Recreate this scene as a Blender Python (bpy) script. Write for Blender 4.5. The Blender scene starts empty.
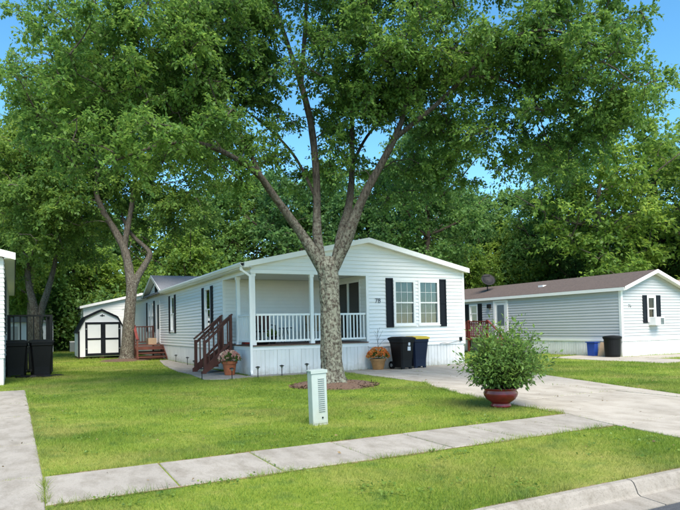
import bpy, bmesh, math, random
import numpy as np
from mathutils import Vector, Matrix, noise as mnoise
R = math.radians
random.seed(7)
rng = np.random.default_rng(11)
S = bpy.context.scene
COL = S.collection

# ------------------------------------------------------------------ camera, sky, sun, exposure
CAM = np.array([-5.93, -17.52, 1.42])
YAW, PITCH, ROLL, FPX, SHIFT = R(27.15), R(1.6), R(1.17), 595.0, 56.0
fwd0 = np.array([math.sin(YAW), math.cos(YAW), 0.0])
right0 = np.array([math.cos(YAW), -math.sin(YAW), 0.0])
up0 = np.array([0, 0, 1.0])
fwd = fwd0 * math.cos(PITCH) + up0 * math.sin(PITCH)
upv = up0 * math.cos(PITCH) - fwd0 * math.sin(PITCH)
cr = right0 * math.cos(ROLL) - upv * math.sin(ROLL)
cu = upv * math.cos(ROLL) + right0 * math.sin(ROLL)
cd = bpy.data.cameras.new('camera')
cam = bpy.data.objects.new('camera', cd)
COL.objects.link(cam)
cd.sensor_width = 36.0
cd.lens = FPX / 680 * 36
cd.shift_y = SHIFT / 680
cd.clip_start = 0.05
cd.clip_end = 2000
mw = Matrix.Identity(4)
for i in range(3):
    mw[i][0], mw[i][1], mw[i][2], mw[i][3] = cr[i], cu[i], -fwd[i], CAM[i]
cam.matrix_world = mw
S.camera = cam

SUN_EL, SUN_AZ = R(54), R(188)          # azimuth clockwise from +Y: a hazy sun high behind the camera
w = bpy.data.worlds.new('World'); S.world = w; w.use_nodes = True
wn = w.node_tree.nodes; wl = w.node_tree.links
bg = wn['Background']
sky = wn.new('ShaderNodeTexSky'); sky.sky_type = 'NISHITA'; sky.sun_disc = False
sky.sun_elevation = SUN_EL; sky.sun_rotation = SUN_AZ
sky.altitude = 1200; sky.air_density = 1.0; sky.dust_density = 0.0; sky.ozone_density = 2.0
hs_ = wn.new('ShaderNodeHueSaturation'); hs_.inputs['Saturation'].default_value = 1.22; hs_.inputs['Hue'].default_value = .486
wl.new(sky.outputs[0], hs_.inputs['Color']); wl.new(hs_.outputs[0], bg.inputs[0])
bg.inputs[1].default_value = 0.115
sl = bpy.data.lights.new('sun', 'SUN'); sun = bpy.data.objects.new('sun', sl); COL.objects.link(sun)
sl.energy = 3.4; sl.angle = R(42); sl.color = (1.0, 0.91, 0.785)
sd = Vector((math.sin(SUN_AZ) * math.cos(SUN_EL), math.cos(SUN_AZ) * math.cos(SUN_EL), math.sin(SUN_EL)))
sun.rotation_euler = sd.to_track_quat('Z', 'Y').to_euler()
sun.location = (-10, -20, 30)
S.view_settings.view_transform = 'Standard'; S.view_settings.look = 'None'
S.view_settings.gamma = 1; S.view_settings.use_curve_mapping = False
S.view_settings.exposure = 1.36
S.render.engine = 'CYCLES'
S.cycles.max_bounces = 8; S.cycles.transparent_max_bounces = 8
S.cycles.use_denoising = True

def ray(x, y): return fwd + (x - 340) / FPX * cr - (y - 255 - SHIFT) / FPX * cu
def gnd(x, y, z=0.0):
    d = ray(x, y); return CAM + (z - CAM[2]) / d[2] * d
def at(x, y, D):
    d = ray(x, y); return CAM + D / (d @ fwd0) * d

# ------------------------------------------------------------------ materials
MATS = {}
def mat(name, col, rough=0.6, var=0.12, scale=3.0, bump=0.0, bscale=40.0, metal=0.0, coat=0.0, col2=None, detail=6, stretch=(1, 1, 1), spec=0.5):
    if name in MATS: return MATS[name]
    m = bpy.data.materials.new(name); m.use_nodes = True
    nt = m.node_tree; N = nt.nodes; L = nt.links
    b = N['Principled BSDF']
    b.inputs['Roughness'].default_value = rough; b.inputs['Metallic'].default_value = metal
    b.inputs['Coat Weight'].default_value = coat
    b.inputs['Specular IOR Level'].default_value = spec
    g = N.new('ShaderNodeNewGeometry'); mp = N.new('ShaderNodeMapping'); mp.inputs['Scale'].default_value = stretch
    L.new(g.outputs['Position'], mp.inputs[0])
    n = N.new('ShaderNodeTexNoise'); n.inputs['Scale'].default_value = scale; n.inputs['Detail'].default_value = detail
    n.inputs['Roughness'].default_value = 0.65
    L.new(mp.outputs[0], n.inputs['Vector'])
    r = N.new('ShaderNodeValToRGB')
    c2 = col2 if col2 else tuple(c * (1 - var * 2) for c in col)
    r.color_ramp.elements[0].position = 0.3; r.color_ramp.elements[0].color = (*c2, 1)
    r.color_ramp.elements[1].position = 0.68; r.color_ramp.elements[1].color = (*col, 1)
    L.new(n.outputs['Fac'], r.inputs[0]); L.new(r.outputs[0], b.inputs['Base Color'])
    if bump:
        n2 = N.new('ShaderNodeTexNoise'); n2.inputs['Scale'].default_value = bscale; n2.inputs['Detail'].default_value = 5
        L.new(mp.outputs[0], n2.inputs['Vector'])
        bp = N.new('ShaderNodeBump'); bp.inputs['Strength'].default_value = bump; bp.inputs['Distance'].default_value = 0.02
        L.new(n2.outputs['Fac'], bp.inputs['Height']); L.new(bp.outputs[0], b.inputs['Normal'])
    MATS[name] = m
    return m

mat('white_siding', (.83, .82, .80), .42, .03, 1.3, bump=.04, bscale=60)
mat('grey_and_shade_siding', (.50, .505, .51), .45, .03, 1.2, bump=.04, bscale=60)  # siding of grey homes; also the painted-in shade on two side walls
mat('white_trim', (.85, .84, .82), .4, .03, 2)
mat('white_skirting', (.79, .78, .76), .5, .1, 2.2, stretch=(1, 1, .35))
mat('black_shutter', (.006, .008, .013), .6, .1, 5, spec=.25)
mat('black_plastic', (.005, .005, .006), .5, .12, 6, bump=.05, bscale=200, spec=.25)
mat('blue_plastic', (.006, .013, .038), .45, .12, 6, spec=.3)
mat('bright_blue_plastic', (.015, .06, .33), .4, .1, 6)
mat('yellow_plastic', (.72, .50, .04), .45, .08, 6)
mat('brown_stain', (.135, .040, .024), .55, .2, 7, bump=.15, bscale=60, stretch=(1, 1, .4))
mat('red_stain', (.15, .022, .016), .6, .2, 7)
mat('dark_green_paint', (.003, .006, .007), .6, .1, 7, spec=.25)
mat('deck_wood', (.12, .062, .045), .7, .25, 9, bump=.1)
mat('grey_shingle', (.20, .21, .23), .9, .22, 14, bump=.5, bscale=60, col2=(.12, .125, .14))
mat('brown_shingle', (.105, .078, .066), .9, .25, 10, bump=.5, bscale=60, col2=(.06, .045, .04))
mat('tan_shingle', (.28, .21, .15), .9, .2, 10, bump=.4)
mat('terracotta', (.42, .12, .045), .75, .2, 9, bump=.1)
mat('ochre_pot', (.40, .20, .07), .6, .2, 9, bump=.1)
mat('red_glaze', (.21, .008, .020), .28, .25, 9, coat=.25)
mat('soil', (.035, .022, .015), .95, .3, 20, bump=.6)
mat('mulch', (.14, .085, .055), .95, .35, 25, bump=.8, col2=(.05, .03, .02))
mat('mint_metal', (.37, .435, .415), .45, .06, 4, coat=.1)
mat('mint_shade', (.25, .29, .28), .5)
mat('dark_slot', (.05, .06, .06), .8)
mat('dark_metal', (.008, .008, .009), .6, .1, 8, spec=.25)
mat('grey_metal', (.35, .36, .37), .4, .1, 8, metal=.6)
def concrete_mat(name, c, warm=1.0, sc=1.0):
    m = bpy.data.materials.new(name); m.use_nodes = True
    N = m.node_tree.nodes; L = m.node_tree.links; b = N['Principled BSDF']; b.inputs['Roughness'].default_value = .9; b.inputs['Specular IOR Level'].default_value = .25
    g = N.new('ShaderNodeNewGeometry')
    def noise(scale, det, rgh=.6, st=(1, 1, 1)):
        mp = N.new('ShaderNodeMapping'); mp.inputs['Scale'].default_value = st; L.new(g.outputs['Position'], mp.inputs[0])
        n = N.new('ShaderNodeTexNoise'); n.inputs['Scale'].default_value = scale; n.inputs['Detail'].default_value = det; n.inputs['Roughness'].default_value = rgh; L.new(mp.outputs[0], n.inputs['Vector']); return n
    def ramp(n, p0, c0, p1, c1):
        r = N.new('ShaderNodeValToRGB'); e = r.color_ramp.elements; e[0].position = p0; e[0].color = (*c0, 1); e[1].position = p1; e[1].color = (*c1, 1); L.new(n.outputs['Fac'], r.inputs[0]); return r
    def mul(a, q, f=1.0):
        mx = N.new('ShaderNodeMix'); mx.data_type = 'RGBA'; mx.blend_type = 'MULTIPLY'; mx.inputs['Factor'].default_value = f; L.new(a, mx.inputs[6]); L.new(q, mx.inputs[7]); return mx.outputs[2]
    base = ramp(noise(.8 * sc, 8, .65), .32, tuple(x * .84 for x in c), .66, c)
    stain = ramp(noise(2.6 * sc, 10, .72, (1, .45, 1)), .36, (.66, .64, .60), .56, (1, 1, 1))
    speck = ramp(noise(70, 3, .7), .34, (.70, .69, .67), .50, (1, 1, 1))
    col = mul(mul(base.outputs[0], stain.outputs[0], .8), speck.outputs[0], .7)
    L.new(col, b.inputs['Base Color'])
    n2 = noise(110, 4); bp = N.new('ShaderNodeBump'); bp.inputs['Strength'].default_value = .35; bp.inputs['Distance'].default_value = .01
    L.new(n2.outputs['Fac'], bp.inputs['Height']); L.new(bp.outputs[0], b.inputs['Normal']); MATS[name] = m
concrete_mat('concrete', (.41, .375, .325)); concrete_mat('walk_concrete', (.335, .31, .275), sc=1.6); concrete_mat('kerb_concrete', (.30, .275, .24), sc=2)
mat('asphalt', (.07, .075, .085), .9, .2, 30, bump=.6, bscale=150)
mat('dirt', (.24, .17, .085), .95, .3, 9, bump=.5, col2=(.12, .09, .04))
mat('interior', (.05, .05, .05), .9)
mat('cardboard', (.45, .32, .2), .8, .1, 6)
mat('grey_digit', (.10, .10, .11), .5)
mat('lime_fabric', (.15, .42, .05), .8)
mat('red_fabric', (.35, .04, .03), .8)
mat('curtain', (.17, .30, .29), .8, .15, 2, stretch=(14, 14, .4))
mat('blind', (.13, .17, .19), .7, .1, 3)
mat('pale_wall', (.62, .64, .66), .6, .05, 2)
mat('snow_white', (.85, .85, .85), .4, .02)

def splash(name):
    m = MATS[name]; N = m.node_tree.nodes; L = m.node_tree.links; b = N['Principled BSDF']; src = b.inputs['Base Color'].links[0].from_socket
    g = N.new('ShaderNodeNewGeometry'); sp = N.new('ShaderNodeSeparateXYZ'); L.new(g.outputs['Position'], sp.inputs[0])
    n = N.new('ShaderNodeTexNoise'); n.inputs['Scale'].default_value = 7; n.inputs['Detail'].default_value = 8; L.new(g.outputs['Position'], n.inputs['Vector'])
    md = N.new('ShaderNodeMath'); md.operation = 'MULTIPLY_ADD'; md.inputs[1].default_value = .55; L.new(n.outputs['Fac'], md.inputs[0])
    mn = N.new('ShaderNodeMath'); mn.operation = 'MULTIPLY'; mn.inputs[1].default_value = -1.0; L.new(sp.outputs[2], mn.inputs[0]); L.new(mn.outputs[0], md.inputs[2])
    mr = N.new('ShaderNodeMapRange'); mr.inputs[1].default_value = .02; mr.inputs[2].default_value = .34; mr.inputs[4].default_value = .55; L.new(md.outputs[0], mr.inputs[0])
    mx = N.new('ShaderNodeMix'); mx.data_type = 'RGBA'; mx.inputs[7].default_value = (.33, .30, .22, 1); L.new(mr.outputs[0], mx.inputs['Factor']); L.new(src, mx.inputs[6]); L.new(mx.outputs[2], b.inputs['Base Color'])
splash('white_skirting'); splash('mint_metal')
def glass_mat():
    m = bpy.data.materials.new('window_glass'); m.use_nodes = True
    N = m.node_tree.nodes; L = m.node_tree.links; N.remove(N['Principled BSDF'])
    t = N.new('ShaderNodeBsdfTransparent'); t.inputs[0].default_value = (.72, .80, .79, 1)
    g = N.new('ShaderNodeBsdfGlossy'); g.inputs['Roughness'].default_value = .02
    fr = N.new('ShaderNodeFresnel'); fr.inputs[0].default_value = 1.6
    mx = N.new('ShaderNodeMixShader'); L.new(fr.outputs[0], mx.inputs[0]); L.new(t.outputs[0], mx.inputs[1]); L.new(g.outputs[0], mx.inputs[2])
    L.new(mx.outputs[0], N['Material Output'].inputs[0]); MATS['glass'] = m
glass_mat()

def dry_mix(N, L, g, col):
    """straw coloured worn patches and darker clover patches in a lawn"""
    for sc, p0, p1, c, f in ((.42, .48, .64, (.30, .27, .09), .52), (5.5, .54, .70, (.30, .29, .08), .42), (2.3, .54, .68, (.07, .135, .03), .65)):
        n = N.new('ShaderNodeTexNoise'); n.inputs['Scale'].default_value = sc; n.inputs['Detail'].default_value = 6; n.inputs['Roughness'].default_value = .62
        L.new(g.outputs['Position'], n.inputs['Vector'])
        mr = N.new('ShaderNodeMapRange'); mr.inputs[1].default_value = p0; mr.inputs[2].default_value = p1; mr.inputs[4].default_value = f; L.new(n.outputs['Fac'], mr.inputs[0])
        mx = N.new('ShaderNodeMix'); mx.data_type = 'RGBA'; mx.inputs[7].default_value = (*c, 1); L.new(mr.outputs[0], mx.inputs['Factor']); L.new(col, mx.inputs[6]); col = mx.outputs[2]
    return col
def leaf_mat(name, cols, trans=.35, rough=.5, pscale=.35, dry=False):
    """cols: three colours, picked per leaf, shifted by a slow noise over the crown."""
    m = bpy.data.materials.new(name); m.use_nodes = True
    N = m.node_tree.nodes; L = m.node_tree.links
    b = N['Principled BSDF']; b.inputs['Roughness'].default_value = rough; b.inputs['Specular IOR Level'].default_value = .3
    g = N.new('ShaderNodeNewGeometry')
    n = N.new('ShaderNodeTexNoise'); n.inputs['Scale'].default_value = pscale; n.inputs['Detail'].default_value = 3
    L.new(g.outputs['Position'], n.inputs['Vector'])
    ma = N.new('ShaderNodeMath'); ma.operation = 'MULTIPLY_ADD'; ma.inputs[1].default_value = .55
    L.new(g.outputs['Random Per Island'], ma.inputs[0])
    mb = N.new('ShaderNodeMath'); mb.operation = 'MULTIPLY_ADD'; mb.inputs[1].default_value = 1.3; mb.inputs[2].default_value = -.42
    L.new(n.outputs['Fac'], mb.inputs[0]); L.new(mb.outputs[0], ma.inputs[2])
    r = N.new('ShaderNodeValToRGB'); e = r.color_ramp.elements
    e[0].position = .1; e[0].color = (*cols[0], 1); e[1].position = .95; e[1].color = (*cols[2], 1)
    x = e.new(.5); x.color = (*cols[1], 1)
    L.new(ma.outputs[0], r.inputs[0])
    class _O: pass
    if dry:
        r0 = r; r = _O(); r.outputs = [dry_mix(N, L, g, r0.outputs[0])]
    L.new(r.outputs[0], b.inputs['Base Color'])
    t = N.new('ShaderNodeBsdfTranslucent')
    hs = N.new('ShaderNodeHueSaturation'); hs.inputs['Value'].default_value = 1.5; hs.inputs['Hue'].default_value = .485
    L.new(r.outputs[0], hs.inputs['Color']); L.new(hs.outputs[0], t.inputs[0])
    mx = N.new('ShaderNodeMixShader'); mx.inputs[0].default_value = trans
    L.new(b.outputs[0], mx.inputs[1]); L.new(t.outputs[0], mx.inputs[2]); L.new(mx.outputs[0], N['Material Output'].inputs[0])
    MATS[name] = m
leaf_mat('maple_leaf', [(.055, .130, .030), (.095, .200, .040), (.165, .285, .055)], trans=.5)
leaf_mat('shed_leaf', [(.070, .145, .034), (.12, .22, .042), (.195, .30, .055)], trans=.5)
leaf_mat('woods_leaf', [(.055, .13, .038), (.095, .20, .048), (.165, .285, .06)], trans=.47, pscale=.12)
leaf_mat('dark_leaf', [(.045, .115, .042), (.08, .18, .052), (.13, .24, .062)], trans=.47, pscale=.15)
leaf_mat('bright_leaf', [(.09, .175, .034), (.155, .27, .045), (.235, .34, .06)], trans=.5, pscale=.18)
leaf_mat('bush_leaf', [(.055, .12, .03), (.10, .19, .042), (.175, .285, .06)], trans=.4, pscale=2)
leaf_mat('grass_blade', [(.075, .14, .018), (.155, .25, .030), (.29, .36, .065)], trans=.4, rough=.6, pscale=.55, dry=True)
leaf_mat('clover_leaf', [(.075, .14, .03), (.12, .20, .035), (.19, .27, .05)], trans=.35, pscale=2)
leaf_mat('orange_petal', [(.62, .16, .03), (.75, .30, .08), (.75, .5, .12)], pscale=5)
leaf_mat('pink_petal', [(.60, .20, .20), (.75, .48, .40), (.80, .74, .5)], pscale=6)

def ground_mat():
    m = bpy.data.materials.new('lawn'); m.use_nodes = True
    N = m.node_tree.nodes; L = m.node_tree.links; b = N['Principled BSDF']; b.inputs['Roughness'].default_value = .9
    b.inputs['Specular IOR Level'].default_value = .15
    g = N.new('ShaderNodeNewGeometry')
    def noise(sc, de):
        n = N.new('ShaderNodeTexNoise'); n.inputs['Scale'].default_value = sc; n.inputs['Detail'].default_value = de
        L.new(g.outputs['Position'], n.inputs['Vector']); return n
    n1, n2 = noise(.55, 4), noise(45, 6)
    ma = N.new('ShaderNodeMath'); ma.operation = 'MULTIPLY_ADD'; ma.inputs[1].default_value = .55
    mb = N.new('ShaderNodeMath'); mb.operation = 'MULTIPLY_ADD'; mb.inputs[1].default_value = 1.3; mb.inputs[2].default_value = -.45
    L.new(n1.outputs['Fac'], mb.inputs[0]); L.new(n2.outputs['Fac'], ma.inputs[0]); L.new(mb.outputs[0], ma.inputs[2])
    r = N.new('ShaderNodeValToRGB'); e = r.color_ramp.elements
    e[0].position = .15; e[0].color = (.10, .15, .018, 1); e[1].position = .9; e[1].color = (.25, .27, .055, 1)
    x = e.new(.5); x.color = (.16, .215, .024, 1)
    L.new(ma.outputs[0], r.inputs[0]); L.new(dry_mix(N, L, g, r.outputs[0]), b.inputs['Base Color'])
    bp = N.new('ShaderNodeBump'); bp.inputs['Strength'].default_value = .6; bp.inputs['Distance'].default_value = .03
    L.new(n2.outputs['Fac'], bp.inputs['Height']); L.new(bp.outputs[0], b.inputs['Normal'])
    MATS['lawn'] = m
ground_mat()

def bark_mat(name, c_dark, c_mid, c_lich, lich=.5, zf=(3.2, 5.5)):
    m = bpy.data.materials.new(name); m.use_nodes = True
    N = m.node_tree.nodes; L = m.node_tree.links; b = N['Principled BSDF']; b.inputs['Roughness'].default_value = .92
    b.inputs['Specular IOR Level'].default_value = .15
    g = N.new('ShaderNodeNewGeometry'); mp = N.new('ShaderNodeMapping'); mp.inputs['Scale'].default_value = (1, 1, .2)
    L.new(g.outputs['Position'], mp.inputs[0])
    n1 = N.new('ShaderNodeTexNoise'); n1.inputs['Scale'].default_value = 24; n1.inputs['Detail'].default_value = 8; n1.inputs['Roughness'].default_value = .68; L.new(mp.outputs[0], n1.inputs['Vector'])
    n2 = N.new('ShaderNodeTexNoise'); n2.inputs['Scale'].default_value = 15; n2.inputs['Detail'].default_value = 7; n2.inputs['Roughness'].default_value = .7
    L.new(g.outputs['Position'], n2.inputs['Vector'])
    r = N.new('ShaderNodeValToRGB'); r.color_ramp.elements[0].position = .36; r.color_ramp.elements[0].color = (*c_dark, 1)
    r.color_ramp.elements[1].position = .62; r.color_ramp.elements[1].color = (*c_mid, 1); L.new(n1.outputs['Fac'], r.inputs[0])
    r2 = N.new('ShaderNodeValToRGB'); r2.color_ramp.elements[0].position = lich; r2.color_ramp.elements[1].position = lich + .15
    L.new(n2.outputs['Fac'], r2.inputs[0])
    sx_ = N.new('ShaderNodeSeparateXYZ'); L.new(g.outputs['Position'], sx_.inputs[0])
    mr = N.new('ShaderNodeMapRange'); mr.inputs[1].default_value = zf[0]; mr.inputs[2].default_value = zf[1]; mr.inputs[3].default_value = 1; mr.inputs[4].default_value = .12; L.new(sx_.outputs[2], mr.inputs[0])
    mm = N.new('ShaderNodeMath'); mm.operation = 'MULTIPLY'; L.new(r2.outputs[0], mm.inputs[0]); L.new(mr.outputs[0], mm.inputs[1])
    mx = N.new('ShaderNodeMix'); mx.data_type = 'RGBA'; L.new(mm.outputs[0], mx.inputs['Factor']); L.new(r.outputs[0], mx.inputs[6]); mx.inputs[7].default_value = (*c_lich, 1)
    L.new(mx.outputs[2], b.inputs['Base Color'])
    bp = N.new('ShaderNodeBump'); bp.inputs['Strength'].default_value = 1.0; bp.inputs['Distance'].default_value = .06
    L.new(n1.outputs['Fac'], bp.inputs['Height']); L.new(bp.outputs[0], b.inputs['Normal'])
    MATS[name] = m
bark_mat('lichen_bark', (.022, .017, .014), (.105, .088, .072), (.235, .245, .195), .42, (2.8, 4.8))
bark_mat('grey_bark', (.04, .033, .026), (.17, .145, .115), (.26, .265, .21), .50, (3.5, 6))
bark_mat('dark_bark', (.022, .018, .014), (.085, .068, .052), (.13, .13, .1), .62)

# ------------------------------------------------------------------ mesh helpers
class MB:
    def __init__(s): s.v = []; s.f = []
    def add(s, vs, fs):
        o = len(s.v); s.v += [tuple(map(float, p)) for p in vs]; s.f += [tuple(i + o for i in q) for q in fs]; return s
    def box(s, a, b):
        x0, x1 = sorted((a[0], b[0])); y0, y1 = sorted((a[1], b[1])); z0, z1 = sorted((a[2], b[2]))
        return s.add([(x0, y0, z0), (x1, y0, z0), (x1, y1, z0), (x0, y1, z0), (x0, y0, z1), (x1, y0, z1), (x1, y1, z1), (x0, y1, z1)],
                     [(0, 3, 2, 1), (4, 5, 6, 7), (0, 1, 5, 4), (1, 2, 6, 5), (2, 3, 7, 6), (3, 0, 4, 7)])
    def prism(s, pts, vec):
        """closed polygon pts (3-D, planar) swept along vec"""
        n = len(pts); a = [tuple(p) for p in pts]; b = [tuple(p[i] + vec[i] for i in range(3)) for p in pts]
        return s.add(a + b, [tuple(range(n))[::-1], tuple(range(n, 2 * n))] + [(i, (i + 1) % n, n + (i + 1) % n, n + i) for i in range(n)])
    def beam(s, p, q, w, h, up=(0, 0, 1)):
        p = Vector(p); q = Vector(q); d = (q - p).normalized(); u = Vector(up); x = d.cross(u)
        if x.length < 1e-4: x = d.cross(Vector((0, 1, 0)))
        x.normalize(); y = x.cross(d).normalized()
        c = [(-w / 2, -h / 2), (w / 2, -h / 2), (w / 2, h / 2), (-w / 2, h / 2)]
        return s.prism([p + x * a + y * b for a, b in c], q - p)
    def tube(s, pts, rad, n=8, cap=True):
        pts = [Vector(p) for p in pts]; rings = []; ref = None
        base = len(s.v); vs = []
        for i, p in enumerate(pts):
            d = (pts[min(i + 1, len(pts) - 1)] - pts[max(i - 1, 0)]).normalized()
            if ref is None: ref = d.orthogonal().normalized()
            ref = (ref - d * ref.dot(d)).normalized(); y = d.cross(ref)
            for k in range(n):
                a = 2 * math.pi * k / n; vs.append(p + (ref * math.cos(a) + y * math.sin(a)) * rad[i])
        fs = [(i * n + k, i * n + (k + 1) % n, (i + 1) * n + (k + 1) % n, (i + 1) * n + k) for i in range(len(pts) - 1) for k in range(n)]
        if cap: fs += [tuple(range(n))[::-1], tuple(range((len(pts) - 1) * n, len(pts) * n))]
        return s.add(vs, fs)
    def lathe(s, c, prof, n=24):
        vs = [(c[0] + r * math.cos(2 * math.pi * k / n), c[1] + r * math.sin(2 * math.pi * k / n), c[2] + z) for r, z in prof for k in range(n)]
        fs = [(i * n + k, i * n + (k + 1) % n, (i + 1) * n + (k + 1) % n, (i + 1) * n + k) for i in range(len(prof) - 1) for k in range(n)]
        fs += [tuple(range(n))[::-1], tuple(range((len(prof) - 1) * n, len(prof) * n))]
        return s.add(vs, fs)
    def build(s, name, m, parent=None, org=None, smooth=False, bevel=0.0, kind=None):
        o3 = org if org is not None else (parent_org(parent) if parent else None)
        if o3 is None:
            a = np.array(s.v); o3 = ((a[:, 0].min() + a[:, 0].max()) / 2, (a[:, 1].min() + a[:, 1].max()) / 2, a[:, 2].min())
        me = bpy.data.meshes.new(name)
        me.from_pydata([(x - o3[0], y - o3[1], z - o3[2]) for x, y, z in s.v], [], s.f)
        me.materials.append(MATS[m])
        if smooth: me.polygons.foreach_set('use_smooth', [True] * len(me.polygons))
        me.update()
        ob = bpy.data.objects.new(name, me); COL.objects.link(ob)
        if parent: ob.parent = parent
        else: ob.location = o3
        if bevel:
            bm = bmesh.new(); bm.from_mesh(me)
            bmesh.ops.bevel(bm, geom=bm.edges[:], offset=bevel, segments=2, affect='EDGES', profile=.5)
            bm.to_mesh(me); bm.free()
        if kind: ob['kind'] = kind
        return ob
def parent_org(p):
    while p.parent: p = p.parent
    return tuple(p.location)
def thing(name, label, cat, loc, group=None):
    o = bpy.data.objects.new(name, None); COL.objects.link(o); o.location = loc; o.empty_display_size = .2
    o['label'] = label; o['category'] = cat
    if group: o['group'] = group
    return o
def tag(o, label, cat, group=None):
    o['label'] = label; o['category'] = cat
    if group: o['group'] = group
    return o
def struct(o): o['kind'] = 'structure'; return o
def np_mesh(name, V, F, m, parent=None, org=(0, 0, 0), smooth=False):
    """V (n,3) float, F (m,k) int"""
    me = bpy.data.meshes.new(name); k = F.shape[1]
    me.vertices.add(len(V)); me.vertices.foreach_set('co', (V - np.array(org)).astype(np.float32).ravel())
    me.loops.add(F.size); me.loops.foreach_set('vertex_index', F.astype(np.int32).ravel())
    me.polygons.add(len(F)); me.polygons.foreach_set('loop_start', np.arange(0, F.size, k, dtype=np.int32))
    try: me.polygons.foreach_set('loop_total', np.full(len(F), k, dtype=np.int32))
    except Exception: pass
    if smooth: me.polygons.foreach_set('use_smooth', [True] * len(F))
    me.materials.append(MATS[m]); me.update(calc_edges=True); me.validate()
    ob = bpy.data.objects.new(name, me); COL.objects.link(ob)
    if parent: ob.parent = parent
    else: ob.location = org
    return ob

# ------------------------------------------------------------------ ground, road, pavements
LAWN_Z = -0.012
b = MB()
b.add([(-400, -13.87, LAWN_Z), (400, -13.87, LAWN_Z), (400, 500, LAWN_Z), (-400, 500, LAWN_Z)], [(0, 1, 2, 3)])
struct(b.build('lawn_ground', 'lawn', org=(0, 0, LAWN_Z)))
b = MB(); b.add([(-400, -30, -.136), (400, -30, -.136), (400, -13.8, -.136), (-400, -13.8, -.136)], [(0, 1, 2, 3)])
struct(b.build('road', 'asphalt', org=(0, -18, -.136)))
b = MB(); b.add([(-400, -400, -.1), (400, -400, -.1), (400, -24, -.1), (-400, -24, -.1)], [(0, 1, 2, 3)])
struct(b.build('far_verge', 'lawn', org=(0, -100, -.1)))

def clip(poly, a, c):
    """keep points with a.x <= c"""
    out = []
    for i in range(len(poly)):
        p, q = poly[i], poly[(i + 1) % len(poly)]
        fp = a[0] * p[0] + a[1] * p[1] - c; fq = a[0] * q[0] + a[1] * q[1] - c
        if fp <= 0: out.append(p)
        if (fp < 0 < fq) or (fq < 0 < fp):
            t = fp / (fp - fq); out.append((p[0] + t * (q[0] - p[0]), p[1] + t * (q[1] - p[1])))
    return out
SLABS = []
def slab(poly, name, m, parent, z1=0.0, z0=-.10, cham=.008):
    """one paving slab with chamfered top edge"""
    ar = sum(poly[i][0] * poly[(i + 1) % len(poly)][1] - poly[(i + 1) % len(poly)][0] * poly[i][1] for i in range(len(poly))) / 2
    if abs(ar) < .01: return
    if ar < 0: poly = poly[::-1]
    cx = sum(p[0] for p in poly) / len(poly); cy = sum(p[1] for p in poly) / len(poly)
    n = len(poly); ins = []
    for p in poly:
        d = math.hypot(p[0] - cx, p[1] - cy) + 1e-6; k = 1 - cham * 1.4 / d; ins.append((cx + (p[0] - cx) * k, cy + (p[1] - cy) * k))
    dz = random.uniform(-.004, .004)
    vs = [(x, y, z0) for x, y in poly] + [(x, y, z1 - cham + dz) for x, y in poly] + [(x, y, z1 + dz) for x, y in ins]
    fs = [tuple(range(n))[::-1], tuple(range(2 * n, 3 * n))]
    for k in (0, n): fs += [(k + i, k + (i + 1) % n, k + n + (i + 1) % n, k + n + i) for i in range(n)]
    MB().add(vs, fs).build(name, m, parent); SLABS.append(poly)
def pave(name, poly, xs, ys, m, gap=.008, z1=0.0):
    """paving cut along lines x = xs and y = ys into slabs"""
    root = bpy.data.objects.new(name, None); COL.objects.link(root)
    root.location = (sum(p[0] for p in poly) / len(poly), sum(p[1] for p in poly) / len(poly), 0); root['kind'] = 'structure'
    xs = [-999] + xs + [999]; ys = [-999] + ys + [999]
    for i in range(len(xs) - 1):
        for j in range(len(ys) - 1):
            p = clip(clip(clip(clip(poly, (-1, 0), -(xs[i] + gap)), (1, 0), xs[i + 1] - gap), (0, -1), -(ys[j] + gap)), (0, 1), ys[j + 1] - gap)
            if len(p) > 2: slab(p, 'slab', m, root, z1)
    return root
pave('sidewalk', [(-5.858, -11.95), (1.2, -11.86), (1.5, -10.76), (-5.858, -10.86)], [-4.75, -3.72, -2.66, -1.6, -.53, .52], [], 'walk_concrete')
pave('driveway', [(2.85, -.62), (2.85, -4.95), (2.4, -5.9), (1.66, -8.7), (1.52, -10.74), (1.22, -11.86), (.9, -13.865), (4.6, -13.865), (5.15, -10.2), (6.6, -5.4), (7.0, -4.2), (9.3, -.05), (2.85, -.05)],
     [4.75], [-11.86, -9.1, -6.1, -3.1], 'concrete', gap=.006, z1=.004)
pave('neighbour_driveway', [(-9.6, -13.865), (-5.86, -13.865), (-5.87, -10.87), (-6.16, -.3), (-9.9, -.3)], [], [-10.85, -8.8, -5.83, -3.6], 'walk_concrete', gap=.012)
# narrow walk round the house from the porch steps
pave('garden_path', [(-.16, -.5), (-1.1, -.72), (-1.6, -.42), (-1.45, 1.8), (-1.5, 4.0), (-1.15, 8.0), (-.55, 12.4), (-.12, 12.4), (-.12, 6.0), (-.22, 3.1), (-.22, 0.0), (2.83, -.06), (2.83, -.5)][::1],
     [], [1.2, 3.2, 5.6, 8.2, 10.4], 'walk_concrete', gap=.006, z1=.006)
pave('neighbour_path', [(12.9, -4.6), (15.3, -4.6), (15.35, 1.0), (13.1, .6)], [], [-2.2], 'concrete')
pave('end_path', [(15.45, -2.6), (24, -3.4), (24, -1.7), (15.45, -1.25)], [], [], 'concrete')

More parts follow.
